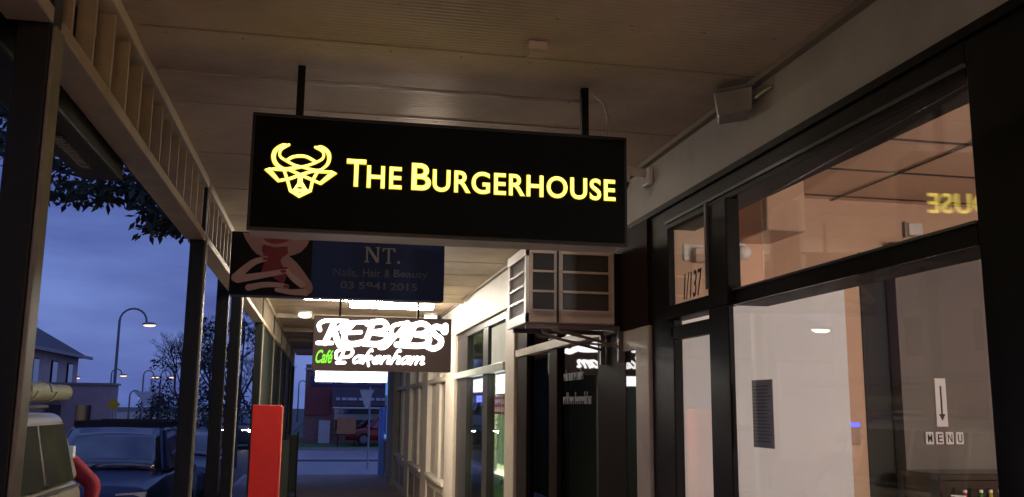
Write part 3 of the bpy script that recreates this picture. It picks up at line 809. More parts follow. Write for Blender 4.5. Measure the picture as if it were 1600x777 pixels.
mb = MB(); u = 0.305; d0 = 0.006
for s in ([(0.213, 2.591), (0.193, 2.532), (0.155, 2.467)], [(0.136, 2.514), (0.139, 2.578), (0.201, 2.612), (0.282, 2.616), (0.313, 2.582), (0.28, 2.534), (0.205, 2.521)], [(0.144, 2.461), (0.23, 2.465)]):
    stroke(mb, s, 0.034, face_y(KY - 0.0005), d0); d0 += 0.0004
sx = (1.105 - 0.305) / 7.0; sh = 0.028
for ch in 'akenham':
    w, ss = GL[ch]
    for s in ss:
        stroke(mb, [(u + a * sx * 1.0 + (b) * sh, 2.462 + b * 0.078) for a, b in s], 0.027, face_y(KY - 0.0005), d0); d0 += 0.0003
    u += w * sx
mb.build('sign_lettering', M_kw, s3)
text('Café', 'sign_word', lamp_mat('green_lit_letter', (0.22, 0.85, 0.04), 0.9), face_y(KY - 0.0005), (-0.085, 0.105, 2.455, 2.60), 0.006, 0.02, 0.45, parent=s3)
for hx in (0.16, 1.03):
    B(hx - 0.012, hx + 0.012, KY + 0.08, KY + 0.104, 2.9755, CZ - 0.001).build('hanger_rod', M_frame, s3)
s4 = thing('lit_board', (0.31, KY + 0.1, 2.25), 'plain glowing white strip hung under the kebab sign', 'lit board')
B(-0.082, 0.70, KY + 0.01, KY + 0.13, 2.252, 2.372).build('case', M_white, s4)
B(-0.076, 0.694, KY + 0.004, KY + 0.0098, 2.257, 2.367).build('lit_face', lamp_mat('white_lit_panel', (1.0, 0.98, 0.97), 3.5), s4)

# fluorescent battens under the verandah
for k, (cx, yy, lb) in enumerate(((0.30, 12.7, 'bright fluorescent batten nearer of the pair over the kebab sign'), (0.95, 13.6, 'bright fluorescent batten farther of the pair over the kebab sign'))):
    t = thing('fluorescent_batten', (cx, yy, CZ), lb, 'fluorescent light', 'fluorescent battens on the verandah ceiling')
    B(cx - 0.62, cx + 0.62, yy - 0.06, yy + 0.06, CZ - 0.05, CZ - 0.001).build('base', M_white, t)
    B(cx - 0.60, cx + 0.60, yy - 0.075, yy + 0.075, CZ - 0.115, CZ - 0.051).build('diffuser', lamp_mat('fluoro_white', (1.0, 0.90, 0.76), 85), t, bevel=0.02)
t = thing('fluorescent_batten', (0.5, -3.2, CZ), 'warm fluorescent batten on the verandah ceiling behind the viewer', 'fluorescent light', 'fluorescent battens on the verandah ceiling')
B(-0.12, 1.12, -3.26, -3.14, CZ - 0.05, CZ - 0.001).build('base', M_white, t)
B(-0.10, 1.10, -3.29, -3.11, CZ - 0.18, CZ - 0.051).build('diffuser', lamp_mat('warm_fluoro', (1.0, 0.63, 0.31), 38), t, bevel=0.02)
t = thing('fluorescent_batten', (0.1, 9.1, CZ), 'warm white fluorescent batten hidden behind the blue manicure sign', 'fluorescent light', 'fluorescent battens on the verandah ceiling')
B(-0.42, 0.62, 9.05, 9.15, CZ - 0.05, CZ - 0.001).build('base', M_white, t)
B(-0.40, 0.60, 9.03, 9.17, CZ - 0.10, CZ - 0.051).build('diffuser', lamp_mat('warm_batten', (1.0, 0.84, 0.64), 22), t, bevel=0.02)
t = thing('ceiling_light', (0.55, 5.35, CZ), 'warm round ceiling light hidden just behind the black sign', 'ceiling light')
MB().tube([(0.55, 5.35, CZ - 0.03), (0.55, 5.35, CZ - 0.001)], 0.15, 20).build('base', M_white, t)
MB().ell((0.55, 5.35, CZ - 0.055), (0.14, 0.14, 0.05)).build('diffuser', lamp_mat('warm_white_lamp', (1.0, 0.80, 0.60), 16), t, smooth=True)
for k, (xx, yy, lb) in enumerate(((-0.33, 15.6, 'round white ceiling light left of the kebab sign top'), (1.72, 15.4, 'white ceiling light right of the kebab sign top'))):
    t = thing('ceiling_light', (xx, yy, CZ), lb, 'ceiling light', 'round ceiling lights far down the verandah')
    MB().tube([(xx, yy, CZ - 0.03), (xx, yy, CZ - 0.001)], 0.12, 16).build('base', M_white, t)
    MB().ell((xx, yy, CZ - 0.06), (0.11, 0.11, 0.05)).build('diffuser', lamp_mat('dim_white_lamp', (1.0, 0.95, 0.88), 1.6), t, smooth=True)

# ---------------------------------------------------------------- air conditioner
ac = thing('air_conditioner', (1.6, 6.05, 2.54), 'boxy beige window air conditioner on brackets above the dark shop', 'air conditioner')
M_ac = mat('ac_beige', (0.58, 0.47, 0.39), 0.45, 0.08, 5)
M_ac2 = mat('ac_side', (0.74, 0.72, 0.68), 0.4, 0.08, 5)
x0, x1, y0, y1, z0, z1 = 1.262, 1.86, 5.80, 6.42, 2.54, 3.035
B(x0 + 0.02, x1, y0 + 0.014, y1, z0, z1).build('casing', M_ac, ac, bevel=0.008)
B(x1 + 0.001, XR + 0.02, y0 + 0.04, y1 - 0.02, z0 + 0.02, z1 - 0.02).build('sleeve', M_brown, ac)
mb = MB()
zs = [z0 + 0.085, z0 + 0.205, z0 + 0.215 + 0.0, z0 + 0.325, z0 + 0.335, z0 + 0.445]
for a, b in ((z0 + 0.085, z0 + 0.195), (z0 + 0.21, z0 + 0.325), (z0 + 0.34, z0 + 0.45)):
    mb.box(x0 + 0.045, x0 + 0.185, y0 + 0.008, y0 + 0.0135, a, b)
    mb.box(x0 + 0.245, x1 - 0.045, y0 + 0.008, y0 + 0.0135, a, b)
mb.build('grille_opening', mat('grille_black', (0.012, 0.009, 0.008), 0.4), ac)
mb = MB()
for a, b in ((z0 + 0.085, z0 + 0.195), (z0 + 0.21, z0 + 0.325), (z0 + 0.34, z0 + 0.45)):
    for (p, q) in ((x0 + 0.045, x0 + 0.185), (x0 + 0.245, x1 - 0.045)):
        mb.box(p - 0.008, q + 0.008, y0 - 0.003, y0 + 0.0135, a - 0.009, a - 0.0005)
        mb.box(p - 0.008, q + 0.008, y0 - 0.003, y0 + 0.0135, b + 0.0005, b + 0.007)
mb.build('front_ribs', M_ac, ac)
B(x0 + 0.205, x0 + 0.217, y0 + 0.006, y0 + 0.0138, z0 + 0.001, z1 - 0.001).build('panel_seam', M_dark, ac)
mb = MB()
mb.box(x0, x0 + 0.0195, y0 + 0.014, y0 + 0.07, z0, z1)
mb.box(x0, x0 + 0.0195, y1 - 0.06, y1, z0, z1)
mb.box(x0 - 0.004, x0 + 0.0195, y0 + 0.014, y1, z1 - 0.06, z1 + 0.002)
mb.box(x0 - 0.004, x0 + 0.0195, y0 + 0.014, y1, z0 - 0.002, z0 + 0.06)
for k in range(1, 4):
    zz = z0 + 0.06 + k * 0.094
    mb.box(x0 + 0.001, x0 + 0.019, y0 + 0.07, y1 - 0.06, zz - 0.007, zz + 0.007)
mb.build('side_louvre_frame', M_ac2, ac)
mb = MB()
for k in range(22):
    zz = z0 + 0.07 + k * 0.0165
    mb.hexa([(x0 + 0.012, y0 + 0.07, zz), (x0 + 0.012, y1 - 0.06, zz), (x0 + 0.0195, y1 - 0.06, zz + 0.006), (x0 + 0.0195, y0 + 0.07, zz + 0.006),
             (x0 + 0.012, y0 + 0.07, zz + 0.002), (x0 + 0.012, y1 - 0.06, zz + 0.002), (x0 + 0.0195, y1 - 0.06, zz + 0.008), (x0 + 0.0195, y0 + 0.07, zz + 0.008)])
mb.build('side_fins', mat('ac_fin', (0.16, 0.16, 0.15), 0.45), ac)
for yy in (5.9, 6.3):
    br = MB()
    br.box(1.28, 1.938, yy - 0.015, yy + 0.015, z0 - 0.032, z0 - 0.003)
    br.bar((1.45, yy, z0 - 0.03), (1.93, yy, 2.40), 0.018, 0.018)
    br.box(1.905, 1.938, yy - 0.016, yy + 0.016, 2.30, z0 - 0.033)
    br.build('bracket', mat('ac_bracket', (0.16, 0.12, 0.10), 0.5), ac)
MB().tube([(1.40, 6.0, z0 - 0.002), (1.42, 6.0, z0 - 0.05), (1.60, 6.05, z0 - 0.10), (1.93, 6.1, z0 - 0.12)], 0.008).build('drain_hose', M_grey, ac)

# ---------------------------------------------------------------- small fittings
t = thing('security_camera', (1.85, 5.3, 3.4), 'dome security camera on a white wall arm behind the right end of the black sign', 'camera')
B(1.905, 1.939, 5.26, 5.40, 3.36, 3.47).build('wall_mount', M_white, t, bevel=0.01)
MB().tube([(1.91, 5.33, 3.44), (1.80, 5.33, 3.45), (1.76, 5.33, 3.42)], 0.028, 10).build('arm', M_white, t, smooth=True)
MB().tube([(1.75, 5.33, 3.37), (1.75, 5.33, 3.43)], [0.062, 0.05], 16).build('housing', M_white, t, smooth=True)
MB().ell((1.75, 5.33, 3.365), (0.052, 0.052, 0.052)).build('dome', mat('black_dome', (0.01, 0.01, 0.012), 0.06, 0.1), t, smooth=True)
t = thing('wall_speaker', (1.85, 4.0, 3.42), 'grey box speaker with metal hood high on the rendered band at right', 'speaker')
MB().hexa([(1.77, 3.92, 3.36), (1.88, 3.80, 3.36), (1.935, 3.96, 3.36), (1.83, 4.06, 3.36), (1.75, 3.92, 3.47), (1.88, 3.78, 3.47), (1.935, 3.96, 3.49), (1.82, 4.07, 3.49)]).build('case', M_grey, t, bevel=0.008)
MB().bar((1.742, 3.925, 3.475), (1.885, 3.77, 3.475), 0.012, 0.012).build('hood_edge', M_alu, t)
MB().tube([(1.90, 3.80, 3.42), (1.93, 3.72, 3.44), (1.937, 3.70, 3.44)], 0.01).build('bracket', M_alu, t)
t = thing('junction_box', (0.824, 3.64, CZ), 'small square box on the ceiling above the black sign', 'junction box')
B(0.785, 0.868, 3.60, 3.68, CZ - 0.042, CZ - 0.0012).build('case', M_ac, t, bevel=0.005)
B(0.79, 0.863, 3.605, 3.675, CZ - 0.05, CZ - 0.0425).build('cover', M_cream, t, bevel=0.003)
pts = []
for k in range(25):
    xx = -0.80 + 2.1 * k / 24
    pts.append((xx, 4.28 + 0.006 * math.sin(k * 1.7), CZ - 0.012 - 0.008 * abs(math.sin(k * 0.55))))
cb = MB().tube(pts, 0.009, 6).build('ceiling_cable', mat('grey_cable', (0.36, 0.32, 0.28), 0.35), smooth=True)
tag(cb, 'grey cable sagging across the ceiling just behind the black sign hangers', 'cable')
pts = [(1.22, 4.12, CZ - 0.03), (1.27, 4.12, CZ - 0.07), (1.295, 4.13, 3.38), (1.30, 4.15, 3.30), (1.30, 4.15, 3.263)]
cb = MB().tube([tuple(v) for v in [Vector(p) for p in pts]], 0.006, 6).build('sign_cable', mat('grey_cable', (0.36, 0.32, 0.28), 0.35), smooth=True)
tag(cb, 'thin power cable curving down into the top right of the black sign', 'cable')

# ---------------------------------------------------------------- footpath objects
t = thing('red_pillar', (-0.58, 10.6, 0), 'tall plain bright red pillar standing on the footpath beside the posts', 'pillar')
M_red = mat('red_paint', (0.85, 0.03, 0.02), 0.4, 0.08, 3)
B(-0.725, -0.425, 10.5, 10.78, 0.06, 2.0).build('body', M_red, t, bevel=0.008)
B(-0.424, -0.41, 10.505, 10.775, 0.06, 1.985).build('lit_side_strip', mat('red_lit_side', (0.85, 0.12, 0.08), 0.35), t)  # paler red paints in the light falling on the pillar's right side
B(-0.72, -0.43, 10.52, 10.76, 0.0, 0.06).build('plinth', M_frame, t)
for k, (yy, xx, lb) in enumerate(((15.0, -0.56, 'dark cafe windbreak panel nearest to the red pillar'), (18.2, -0.52, 'dark cafe windbreak panel, middle of the three beyond the red pillar'), (21.4, -0.46, 'dark cafe windbreak panel farthest beyond the red pillar'))):
    t = thing('windbreak_panel', (xx, yy, 0), lb, 'windbreak', 'dark windbreak panels along the kerb side')
    B(xx - 0.3, xx, yy, yy + 0.05, 0.12, 1.35).build('canvas', mat('dark_canvas', (0.02, 0.025, 0.022), 0.8), t)
    for dx in (-0.3, -0.03):
        B(xx + dx - 0.002, xx + dx + 0.03, yy - 0.005, yy + 0.055, 0, 1.42).build('upright', M_frame, t)
    B(xx - 0.34, xx + 0.04, yy - 0.1, yy + 0.15, 0.0, 0.02).build('foot', M_frame, t)

for i, (ya, yb, lb) in enumerate(((13.12, 15.97, 'dark green drop blind between the posts just right of the red pillar'), (16.12, 18.97, 'dark green drop blind, second bay beyond the red pillar'), (19.12, 21.97, 'dark green drop blind, third bay beyond the red pillar'), (22.12, 24.97, 'dark green drop blind, farthest bay by the side street'))):
    t = thing('drop_blind', (-0.87, ya, 0.1), lb, 'blind', 'dark drop blinds between the far verandah posts')
    B(-0.885, -0.865, ya, yb, 0.16, 3.09).build('canvas', mat('green_canvas', (0.022, 0.030, 0.024), 0.6, 0.3, 2), t)
    MB().tube([(-0.875, ya, 0.14), (-0.875, yb, 0.14)], 0.03).build('bottom_bar', M_frame, t)

def chair(loc, rz, label):
    t = thing('cafe_chair', loc, label, 'chair')
    t.rotation_euler = (0, 0, rz)
    G = mat('lime_plastic', (0.28, 0.62, 0.03), 0.35)
    B(-0.2, 0.2, -0.2, 0.2, 0.43, 0.46).build('seat', G, t, world=False, bevel=0.02)
    MB().hexa([(-0.2, 0.18, 0.5), (0.2, 0.18, 0.5), (0.2, 0.205, 0.5), (-0.2, 0.205, 0.5), (-0.19, 0.25, 0.86), (0.19, 0.25, 0.86), (0.19, 0.275, 0.86), (-0.19, 0.275, 0.86)]).build('backrest', G, t, world=False, bevel=0.01)
    for sx in (-1, 1):
        for sy in (-1, 1):
            MB().tube([(sx * 0.17, sy * 0.17, 0.44), (sx * 0.21, sy * 0.21, 0.0)], 0.013).build('leg', M_alu, t, world=False)
        MB().tube([(sx * 0.17, 0.17, 0.44), (sx * 0.17, 0.20, 0.56)], 0.012).build('back_strut', M_alu, t, world=False)
    return t
chair((1.56, 11.8, 0), R(0), 'lime green cafe chair against the takeaway window, only its back top showing')

# ---------------------------------------------------------------- vehicles
M_tyre = M_rubber
M_cglass = mat('car_glass', (0.012, 0.014, 0.018), 0.06, 0.1, 4, coat=0.5)
M_cglass.node_tree.nodes['Principled BSDF'].inputs['IOR'].default_value = 2.4
def wheel(t, x, y, r, w=0.2):
    tr = MB().tube([(x - w / 2, y, r), (x + w / 2, y, r)], r, 22).build('wheel', M_tyre, t, world=False, bevel=0.02)
    MB().tube([(x - w / 2 - 0.006, y, r), (x + w / 2 + 0.006, y, r)], r * 0.58, 14).build('rim', mat('wheel_rim', (0.16, 0.16, 0.17), 0.4), tr, world=False)

def car(name, loc, rz, label, cat, paint, L=4.5, W=1.78, hb=0.95, H=1.48, a=(1.15, 0.55), c=(-1.5, -2.0), group=None, lights=False, rack=False, hood_drop=0.16):
    """front is local +y. a = (windscreen base y, roof front y); c = (roof rear y, rear window base y)"""
    t = thing(name, loc, label, cat, group)
    t.rotation_euler = (0, 0, rz)
    P = mat(*paint) if isinstance(paint, tuple) else paint
    h = W / 2
    def ring(y, w, zt, zb=0.28):
        return [(-w * 0.9, y, zb), (-w, y, zb + 0.16), (-w, y, zt * 0.72), (-w * 0.955, y, zt - 0.06), (-w * 0.84, y, zt), (-w * 0.45, y, zt + 0.03), (0, y, zt + 0.036), (w * 0.45, y, zt + 0.03), (w * 0.84, y, zt), (w * 0.955, y, zt - 0.06), (w, y, zt * 0.72), (w, y, zb + 0.16), (w * 0.9, y, zb)]
    ys = [(-L / 2, h * 0.86, hb * 0.86), (-L / 2 + 0.15, h * 0.95, hb * 0.95), (c[1], h, hb), (0, h, hb), (a[0], h, hb), (L / 2 - 0.55, h * 0.97, hb - hood_drop * 0.5), (L / 2 - 0.12, h * 0.9, hb - hood_drop), (L / 2, h * 0.78, hb - hood_drop - 0.12)]
    MB().loft([ring(*q) for q in ys]).build('body', P, t, world=False, bevel=0.03, smooth='angle', seg=3)
    bw, rw = h * 0.93, h * 0.74
    z0 = hb - 0.01
    cab = [(-bw, c[1], z0), (bw, c[1], z0), (bw, a[0], z0), (-bw, a[0], z0), (-rw, c[0], H), (rw, c[0], H), (rw, a[1], H), (-rw, a[1], H)]
    MB().hexa(cab).build('cabin', P, t, world=False, bevel=0.07, seg=4, smooth='angle')
    def pane(nm, q, inset, off, m_=M_cglass):
        q = [Vector(p) for p in q]
        ce = sum(q, Vector()) / 4
        n = (q[1] - q[0]).cross(q[3] - q[0]).normalized()
        if n.dot(ce - Vector((0, (a[0] + c[1]) / 2, (z0 + H) / 2))) < 0: n = -n
        qq = [p + (ce - p) * inset for p in q]
        if nm in ('windscreen', 'rear_window'):
            g = MB(); N_ = 10; grid = []
            for i_ in range(N_ + 1):
                u_ = i_ / N_
                grid.append([g.b.verts.new(qq[0].lerp(qq[1], u_).lerp(qq[3].lerp(qq[2], u_), w_) + n * (0.004 + 0.05 * (1 - (2 * u_ - 1) ** 2) + 0.015 * (1 - (2 * w_ - 1) ** 2))) for w_ in (0, .25, .5, .75, 1)])
            for i_ in range(N_):
                for j_ in range(4):
                    g.b.faces.new((grid[i_][j_], grid[i_ + 1][j_], grid[i_ + 1][j_ + 1], grid[i_][j_ + 1]))
            o_ = g.build(nm, m_, t, world=False, smooth=True)
            sd = o_.modifiers.new('thickness', 'SOLIDIFY'); sd.thickness = 0.006
            return
        MB().hexa([p + n * 0.002 for p in qq] + [p + n * (0.002 + off) for p in qq]).build(nm, m_, t, world=False)
    pane('windscreen', (cab[3], cab[2], cab[6], cab[7]), 0.09, 0.008)
    pane('rear_window', (cab[0], cab[1], cab[5], cab[4]), 0.14, 0.008)
    for (i, j, k, l) in ((1, 2, 6, 5), (0, 3, 7, 4)):
        A_, B_, C_, D_ = Vector(cab[i]), Vector(cab[j]), Vector(cab[k]), Vector(cab[l])
        s_ = 0.5
        pane('side_window', (A_.lerp(B_, .06), A_.lerp(B_, s_ - .01), D_.lerp(C_, s_ - .01), D_.lerp(C_, .06)), 0.10, 0.006)
        pane('side_window', (A_.lerp(B_, s_ + .01), A_.lerp(B_, .93), D_.lerp(C_, .95), D_.lerp(C_, s_ + .01)), 0.10, 0.006)
    for sx in (-1, 1):
        for wy in (L / 2 - 0.85, -L / 2 + 0.85):
            wheel(t, sx * (h - 0.1), wy, 0.33)
        HL = lamp_mat('headlight_on', (1.0, 0.86, 0.62), 70) if lights else mat('headlight_off', (0.6, 0.62, 0.65), 0.12, 0.05)
        MB().hexa([(sx * h * 0.45, L / 2 - 0.06, hb - hood_drop - 0.22), (sx * h * 0.84, L / 2 - 0.10, hb - hood_drop - 0.22), (sx * h * 0.84, L / 2 - 0.16, hb - hood_drop - 0.22), (sx * h * 0.45, L / 2 - 0.12, hb - hood_drop - 0.22),
                   (sx * h * 0.45, L / 2 - 0.0, hb - hood_drop - 0.07), (sx * h * 0.86, L / 2 - 0.04, hb - hood_drop - 0.05), (sx * h * 0.86, L / 2 - 0.14, hb - hood_drop - 0.05), (sx * h * 0.45, L / 2 - 0.12, hb - hood_drop - 0.07)]).build('headlight', HL, t, world=False)
        MB().box(*sorted((sx * h * 0.62, sx * h * 0.9)), -L / 2 - 0.012, -L / 2 + 0.03, hb * 0.62, hb * 0.80).build('tail_light', mat('tail_lens', (0.35, 0.02, 0.02), 0.2), t, world=False)
        MB().ell((sx * (h + 0.12), a[0] - 0.25, hb + 0.08), (0.10, 0.06, 0.075), 10, 6).build('mirror', P, t, world=False, smooth=True)
    for sx in (-1, 1):
        wa, wb = Vector((sx * 0.12, a[0] + 0.02, hb + 0.012)), Vector((sx * 0.12 + 0.55, a[0] - 0.03, hb + 0.06))
        MB().bar(wa, wb, 0.018).build('wiper', M_rubber, t, world=False)
    MB().box(-h * 0.42, h * 0.42, L / 2 - 0.03, L / 2 + 0.008, 0.40, 0.58).build('grille', M_rubber, t, world=False, bevel=0.01)
    MB().box(-h * 0.8, h * 0.8, L / 2 - 0.05, L / 2 + 0.04, 0.26, 0.40).build('bumper', M_rubber, t, world=False, bevel=0.03)
    if rack:
        for sx in (-1, 1):
            MB().tube([(sx * rw * 0.92, a[1] - 0.1, H + 0.07), (sx * rw * 0.92, c[0] + 0.1, H + 0.07)], 0.02).build('roof_rail', M_rubber, t, world=False)
        for yy in (a[1] - 0.25, (a[1] + c[0]) / 2, c[0] + 0.25):
            MB().box(-rw, rw, yy - 0.03, yy + 0.03, H + 0.0, H + 0.10).build('crossbar', M_rubber, t, world=False)
    return t

BLUE = ('blue_car_paint', (0.02, 0.035, 0.09), 0.25, 0.05, 4)
# parked wagons facing the camera (front = -y, so turned by pi)
car('parked_car', (-3.10, 16.1, -0.13), PI, 'dark blue parked wagon with roof rack facing the camera, beside the tan van', 'car', ('dark_blue_car_paint', (0.02, 0.032, 0.085), 0.2, 0.05, 4, 0.0), L=4.7, W=1.86, hb=1.13, H=1.76, a=(1.05, 0.45), c=(-1.9, -2.15), rack=True, hood_drop=0.14)
car('parked_car', (-3.0, 22.8, -0.13), PI, 'light blue parked sedan facing the camera, seen between two posts', 'car', ('grey_blue_car_paint', (0.10, 0.12, 0.17), 0.25, 0.05, 4, 0.2), L=4.5, W=1.76, hb=1.0, H=1.52)
car('oncoming_car', (-4.10, 49.3, -0.13), PI, 'car with dazzling headlights on, left of the red pillar', 'car', ('dark_car_paint', (0.05, 0.05, 0.055), 0.25), L=4.5, W=1.8, hb=1.16, H=1.7, lights=True)
car('parked_car', (3.4, 48.7, 0.02), PI / 2, 'red hatchback parked across the side street in front of the dark shop', 'car', ('red_car_paint', (0.30, 0.015, 0.02), 0.25, 0.05, 4), L=4.2, W=1.7, hb=0.86, H=1.42)

# tan four wheel drive with rolled roof awning: front = -y end hidden, tail end visible
M_tan = mat('tan_car_paint', (0.24, 0.20, 0.15), 0.3, 0.06, 3, coat=0.3)
v = thing('touring_wagon', (-3.3, 8.3, -0.13), 'tan four wheel drive wagon with rolled awning on its roof, nearest parked vehicle', 'four wheel drive')
def vr(y, w, zt, zb=0.42):
    return [(-w * 0.92, y, zb), (-w, y, zb + 0.2), (-w, y, zt - 0.1), (-w * 0.93, y, zt), (w * 0.93, y, zt), (w, y, zt - 0.1), (w, y, zb + 0.2), (w * 0.92, y, zb)]
MB().loft([vr(-2.5, 0.80, 1.2), vr(-2.3, 0.90, 1.32), vr(-1.3, 0.93, 1.36), vr(1.9, 0.93, 1.36), vr(2.2, 0.91, 1.35), vr(2.32, 0.86, 1.30)]).build('body', M_tan, v, world=False, bevel=0.05, seg=4, smooth='angle')
z0, H = 1.35, 2.03
cab = [(-0.90, -1.25, z0), (0.90, -1.25, z0), (0.90, 2.22, z0), (-0.90, 2.22, z0), (-0.76, -0.75, H), (0.76, -0.75, H), (0.76, 1.86, H), (-0.76, 1.86, H)]
MB().hexa(cab).build('cabin', M_tan, v, world=False, bevel=0.09, seg=5, smooth='angle')
M_vglass = mat('van_glass', (0.045, 0.042, 0.022), 0.05, 0.3, 2)
M_vglass.node_tree.nodes['Principled BSDF'].inputs['IOR'].default_value = 2.2
for sx in (1, -1):
    for ya, yb in ((-1.05, -0.02), (0.06, 0.92), (1.0, 1.92)):
        def sp(y, q): # point on the side face, q = 0 sill .. 1 roof
            z = z0 + (H - z0) * q
            return Vector((sx * (0.90 - 0.14 * q + 0.003), y + (-0.10 * q if y > 1.5 else 0) + (0.25 * q if y < -0.9 else 0), z))
        q = [sp(ya, 0.03), sp(yb, 0.03), sp(yb, 0.84), sp(ya, 0.84)]
        o = Vector((sx * 0.006, 0, 0.0012))
        w_ = MB().hexa(q + [p + o for p in q]).build('side_window', M_vglass, v, world=False)
    MB().box(*sorted((sx * 0.90, sx * 0.925)), -1.1, 2.1, 1.30, 1.325).build('window_trim', M_rubber, v, world=False)
    MB().box(*sorted((sx * 0.70, sx * 0.88)), 2.28, 2.335, 0.95, 1.2).build('tail_light', mat('tail_lens', (0.35, 0.02, 0.02), 0.2), v, world=False)
    MB().box(*sorted((sx * 0.80, sx * 0.862)), 1.98, 2.08, 1.58, 1.70).build('clearance_light', mat('pale_lens', (0.65, 0.72, 0.78), 0.1), v, world=False, bevel=0.01)
    for dy in (-0.20, 0.78):
        MB().box(*sorted((sx * 0.93, sx * 0.965)), dy, dy + 0.16, 1.20, 1.235).build('door_handle', M_rubber, v, world=False, bevel=0.008)
    MB().box(*sorted((sx * 0.932, sx * 0.938)), -1.3, 1.9, 0.82, 0.88).build('side_moulding', M_rubber, v, world=False)
    for wy in (-1.55, 1.35):
        wheel(v, sx * 0.80, wy, 0.40, 0.26)
    MB().tube([(sx * 0.62, -0.7, H + 0.06), (sx * 0.62, 1.8, H + 0.06)], 0.02).build('roof_rail', M_rubber, v, world=False)
MB().box(-0.7, 0.7, 2.225, 2.235, 1.4, 1.85).build('rear_window', M_vglass, v, world=False)
pts = [(0.70, -1.9 + 0.25 * k, H + 0.20 + 0.004 * math.sin(k * 2.1)) for k in range(17)]
aw = MB().tube(pts, [0.075] + [0.086 + 0.004 * math.sin(k * 1.3) for k in range(15)] + [0.08], 14).build('awning_roll', mat('awning_canvas', (0.13, 0.11, 0.065), 0.7, 0.2, 9), v, world=False, smooth=True)
for k in range(5):
    MB().tube([(0.70 + 0.092 * math.cos(a_), -1.2 + k * 0.62 + 0.18 * a_ / (2 * PI), H + 0.20 + 0.092 * math.sin(a_)) for a_ in [2 * PI * j / 12 for j in range(13)]], 0.012, 6).build('awning_strap', mat('awning_strap', (0.30, 0.26, 0.17), 0.7), aw, world=False)

# ---------------------------------------------------------------- person in red jacket by the wagon's tail
def skin_body(name, verts, edges, radii, m_, parent):
    me = bpy.data.meshes.new(name)
    me.from_pydata(verts, edges, [])
    o = bpy.data.objects.new(name, me)
    COL.objects.link(o)
    o.parent = parent
    sk = o.modifiers.new('skin', 'SKIN')
    for i, r_ in enumerate(radii):
        me.skin_vertices[0].data[i].radius = (r_, r_) if not isinstance(r_, tuple) else r_
    me.skin_vertices[0].data[0].use_root = True
    sub = o.modifiers.new('sub', 'SUBSURF'); sub.levels = 2; sub.render_levels = 2
    dg = bpy.context.evaluated_depsgraph_get()
    m2 = bpy.data.meshes.new_from_object(o.evaluated_get(dg))
    o.modifiers.clear()
    o.data = m2
    m2.materials.clear(); m2.materials.append(m_)
    for p in m2.polygons: p.use_smooth = True
    return o
pe = thing('person', (-2.98, 11.55, -0.13), 'person in red jacket behind the tan wagon, only a bent red sleeve showing', 'person')
M_jk = mat('red_jacket', (0.24, 0.008, 0.014), 0.8, 0.2, 10, bump=0.4, bscale=25)
M_tr = mat('dark_trousers', (0.02, 0.022, 0.03), 0.8)
M_sk = mat('skin', (0.42, 0.25, 0.18), 0.55)
V = [(0, 0, 0.98), (0, 0, 1.15), (0, 0.0, 1.34), (0, -0.01, 1.50), (0, -0.02, 1.60), (0, -0.03, 1.70), (0, -0.03, 1.80),
     (0.17, 0, 1.50), (0.24, 0.0, 1.45), (0.44, -0.04, 1.27), (0.50, -0.06, 1.22), (0.49, -0.12, 1.02), (0.47, -0.15, 0.93),
     (-0.17, 0, 1.50), (-0.24, 0, 1.44), (-0.28, 0.02, 1.20), (-0.27, -0.06, 0.98), (-0.27, -0.09, 0.90),
     (0.10, 0, 0.90), (0.11, 0, 0.52), (0.11, 0.02, 0.10), (0.11, -0.12, 0.04), (-0.10, 0, 0.90), (-0.11, 0, 0.52), (-0.11, 0.02, 0.10), (-0.11, -0.12, 0.04)]
E_ = [(0, 1), (1, 2), (2, 3), (3, 4), (4, 5), (5, 6), (3, 7), (7, 8), (8, 9), (9, 10), (10, 11), (11, 12), (3, 13), (13, 14), (14, 15), (15, 16), (16, 17), (0, 18), (18, 19), (19, 20), (20, 21), (0, 22), (22, 23), (23, 24), (24, 25)]
rad = [(0.16, 0.11), (0.15, 0.11), (0.17, 0.12), (0.12, 0.09), 0.055, (0.085, 0.10), (0.06, 0.08), 0.08, 0.075, 0.058, 0.056, 0.042, 0.036, 0.08, 0.075, 0.056, 0.042, 0.036, 0.09, 0.062, 0.042, 0.035, 0.09, 0.062, 0.042, 0.035]
skin_body('body', V, E_, rad, M_sk, pe)
JV = V[:4] + V[7:12] + V[13:17]
JE = [(0, 1), (1, 2), (2, 3), (3, 4), (4, 5), (5, 6), (6, 7), (7, 8), (3, 9), (9, 10), (10, 11), (11, 12)]
skin_body('jacket', JV, JE, [(0.20, 0.15), (0.19, 0.15), (0.205, 0.155), (0.15, 0.115), 0.115, 0.11, 0.098, 0.098, 0.075, 0.115, 0.11, 0.09, 0.07], M_jk, pe)
skin_body('trousers', [(0, 0, 0.98), V[18], V[19], V[20], V[22], V[23], V[24]], [(0, 1), (1, 2), (2, 3), (0, 4), (4, 5), (5, 6)], [(0.17, 0.12), 0.105, 0.08, 0.06, 0.105, 0.08, 0.06], M_tr, pe)
MB().ell((0, -0.02, 1.77), (0.095, 0.11, 0.10)).build('hair', mat('dark_hair', (0.02, 0.014, 0.01), 0.6), pe, world=False, smooth=True)
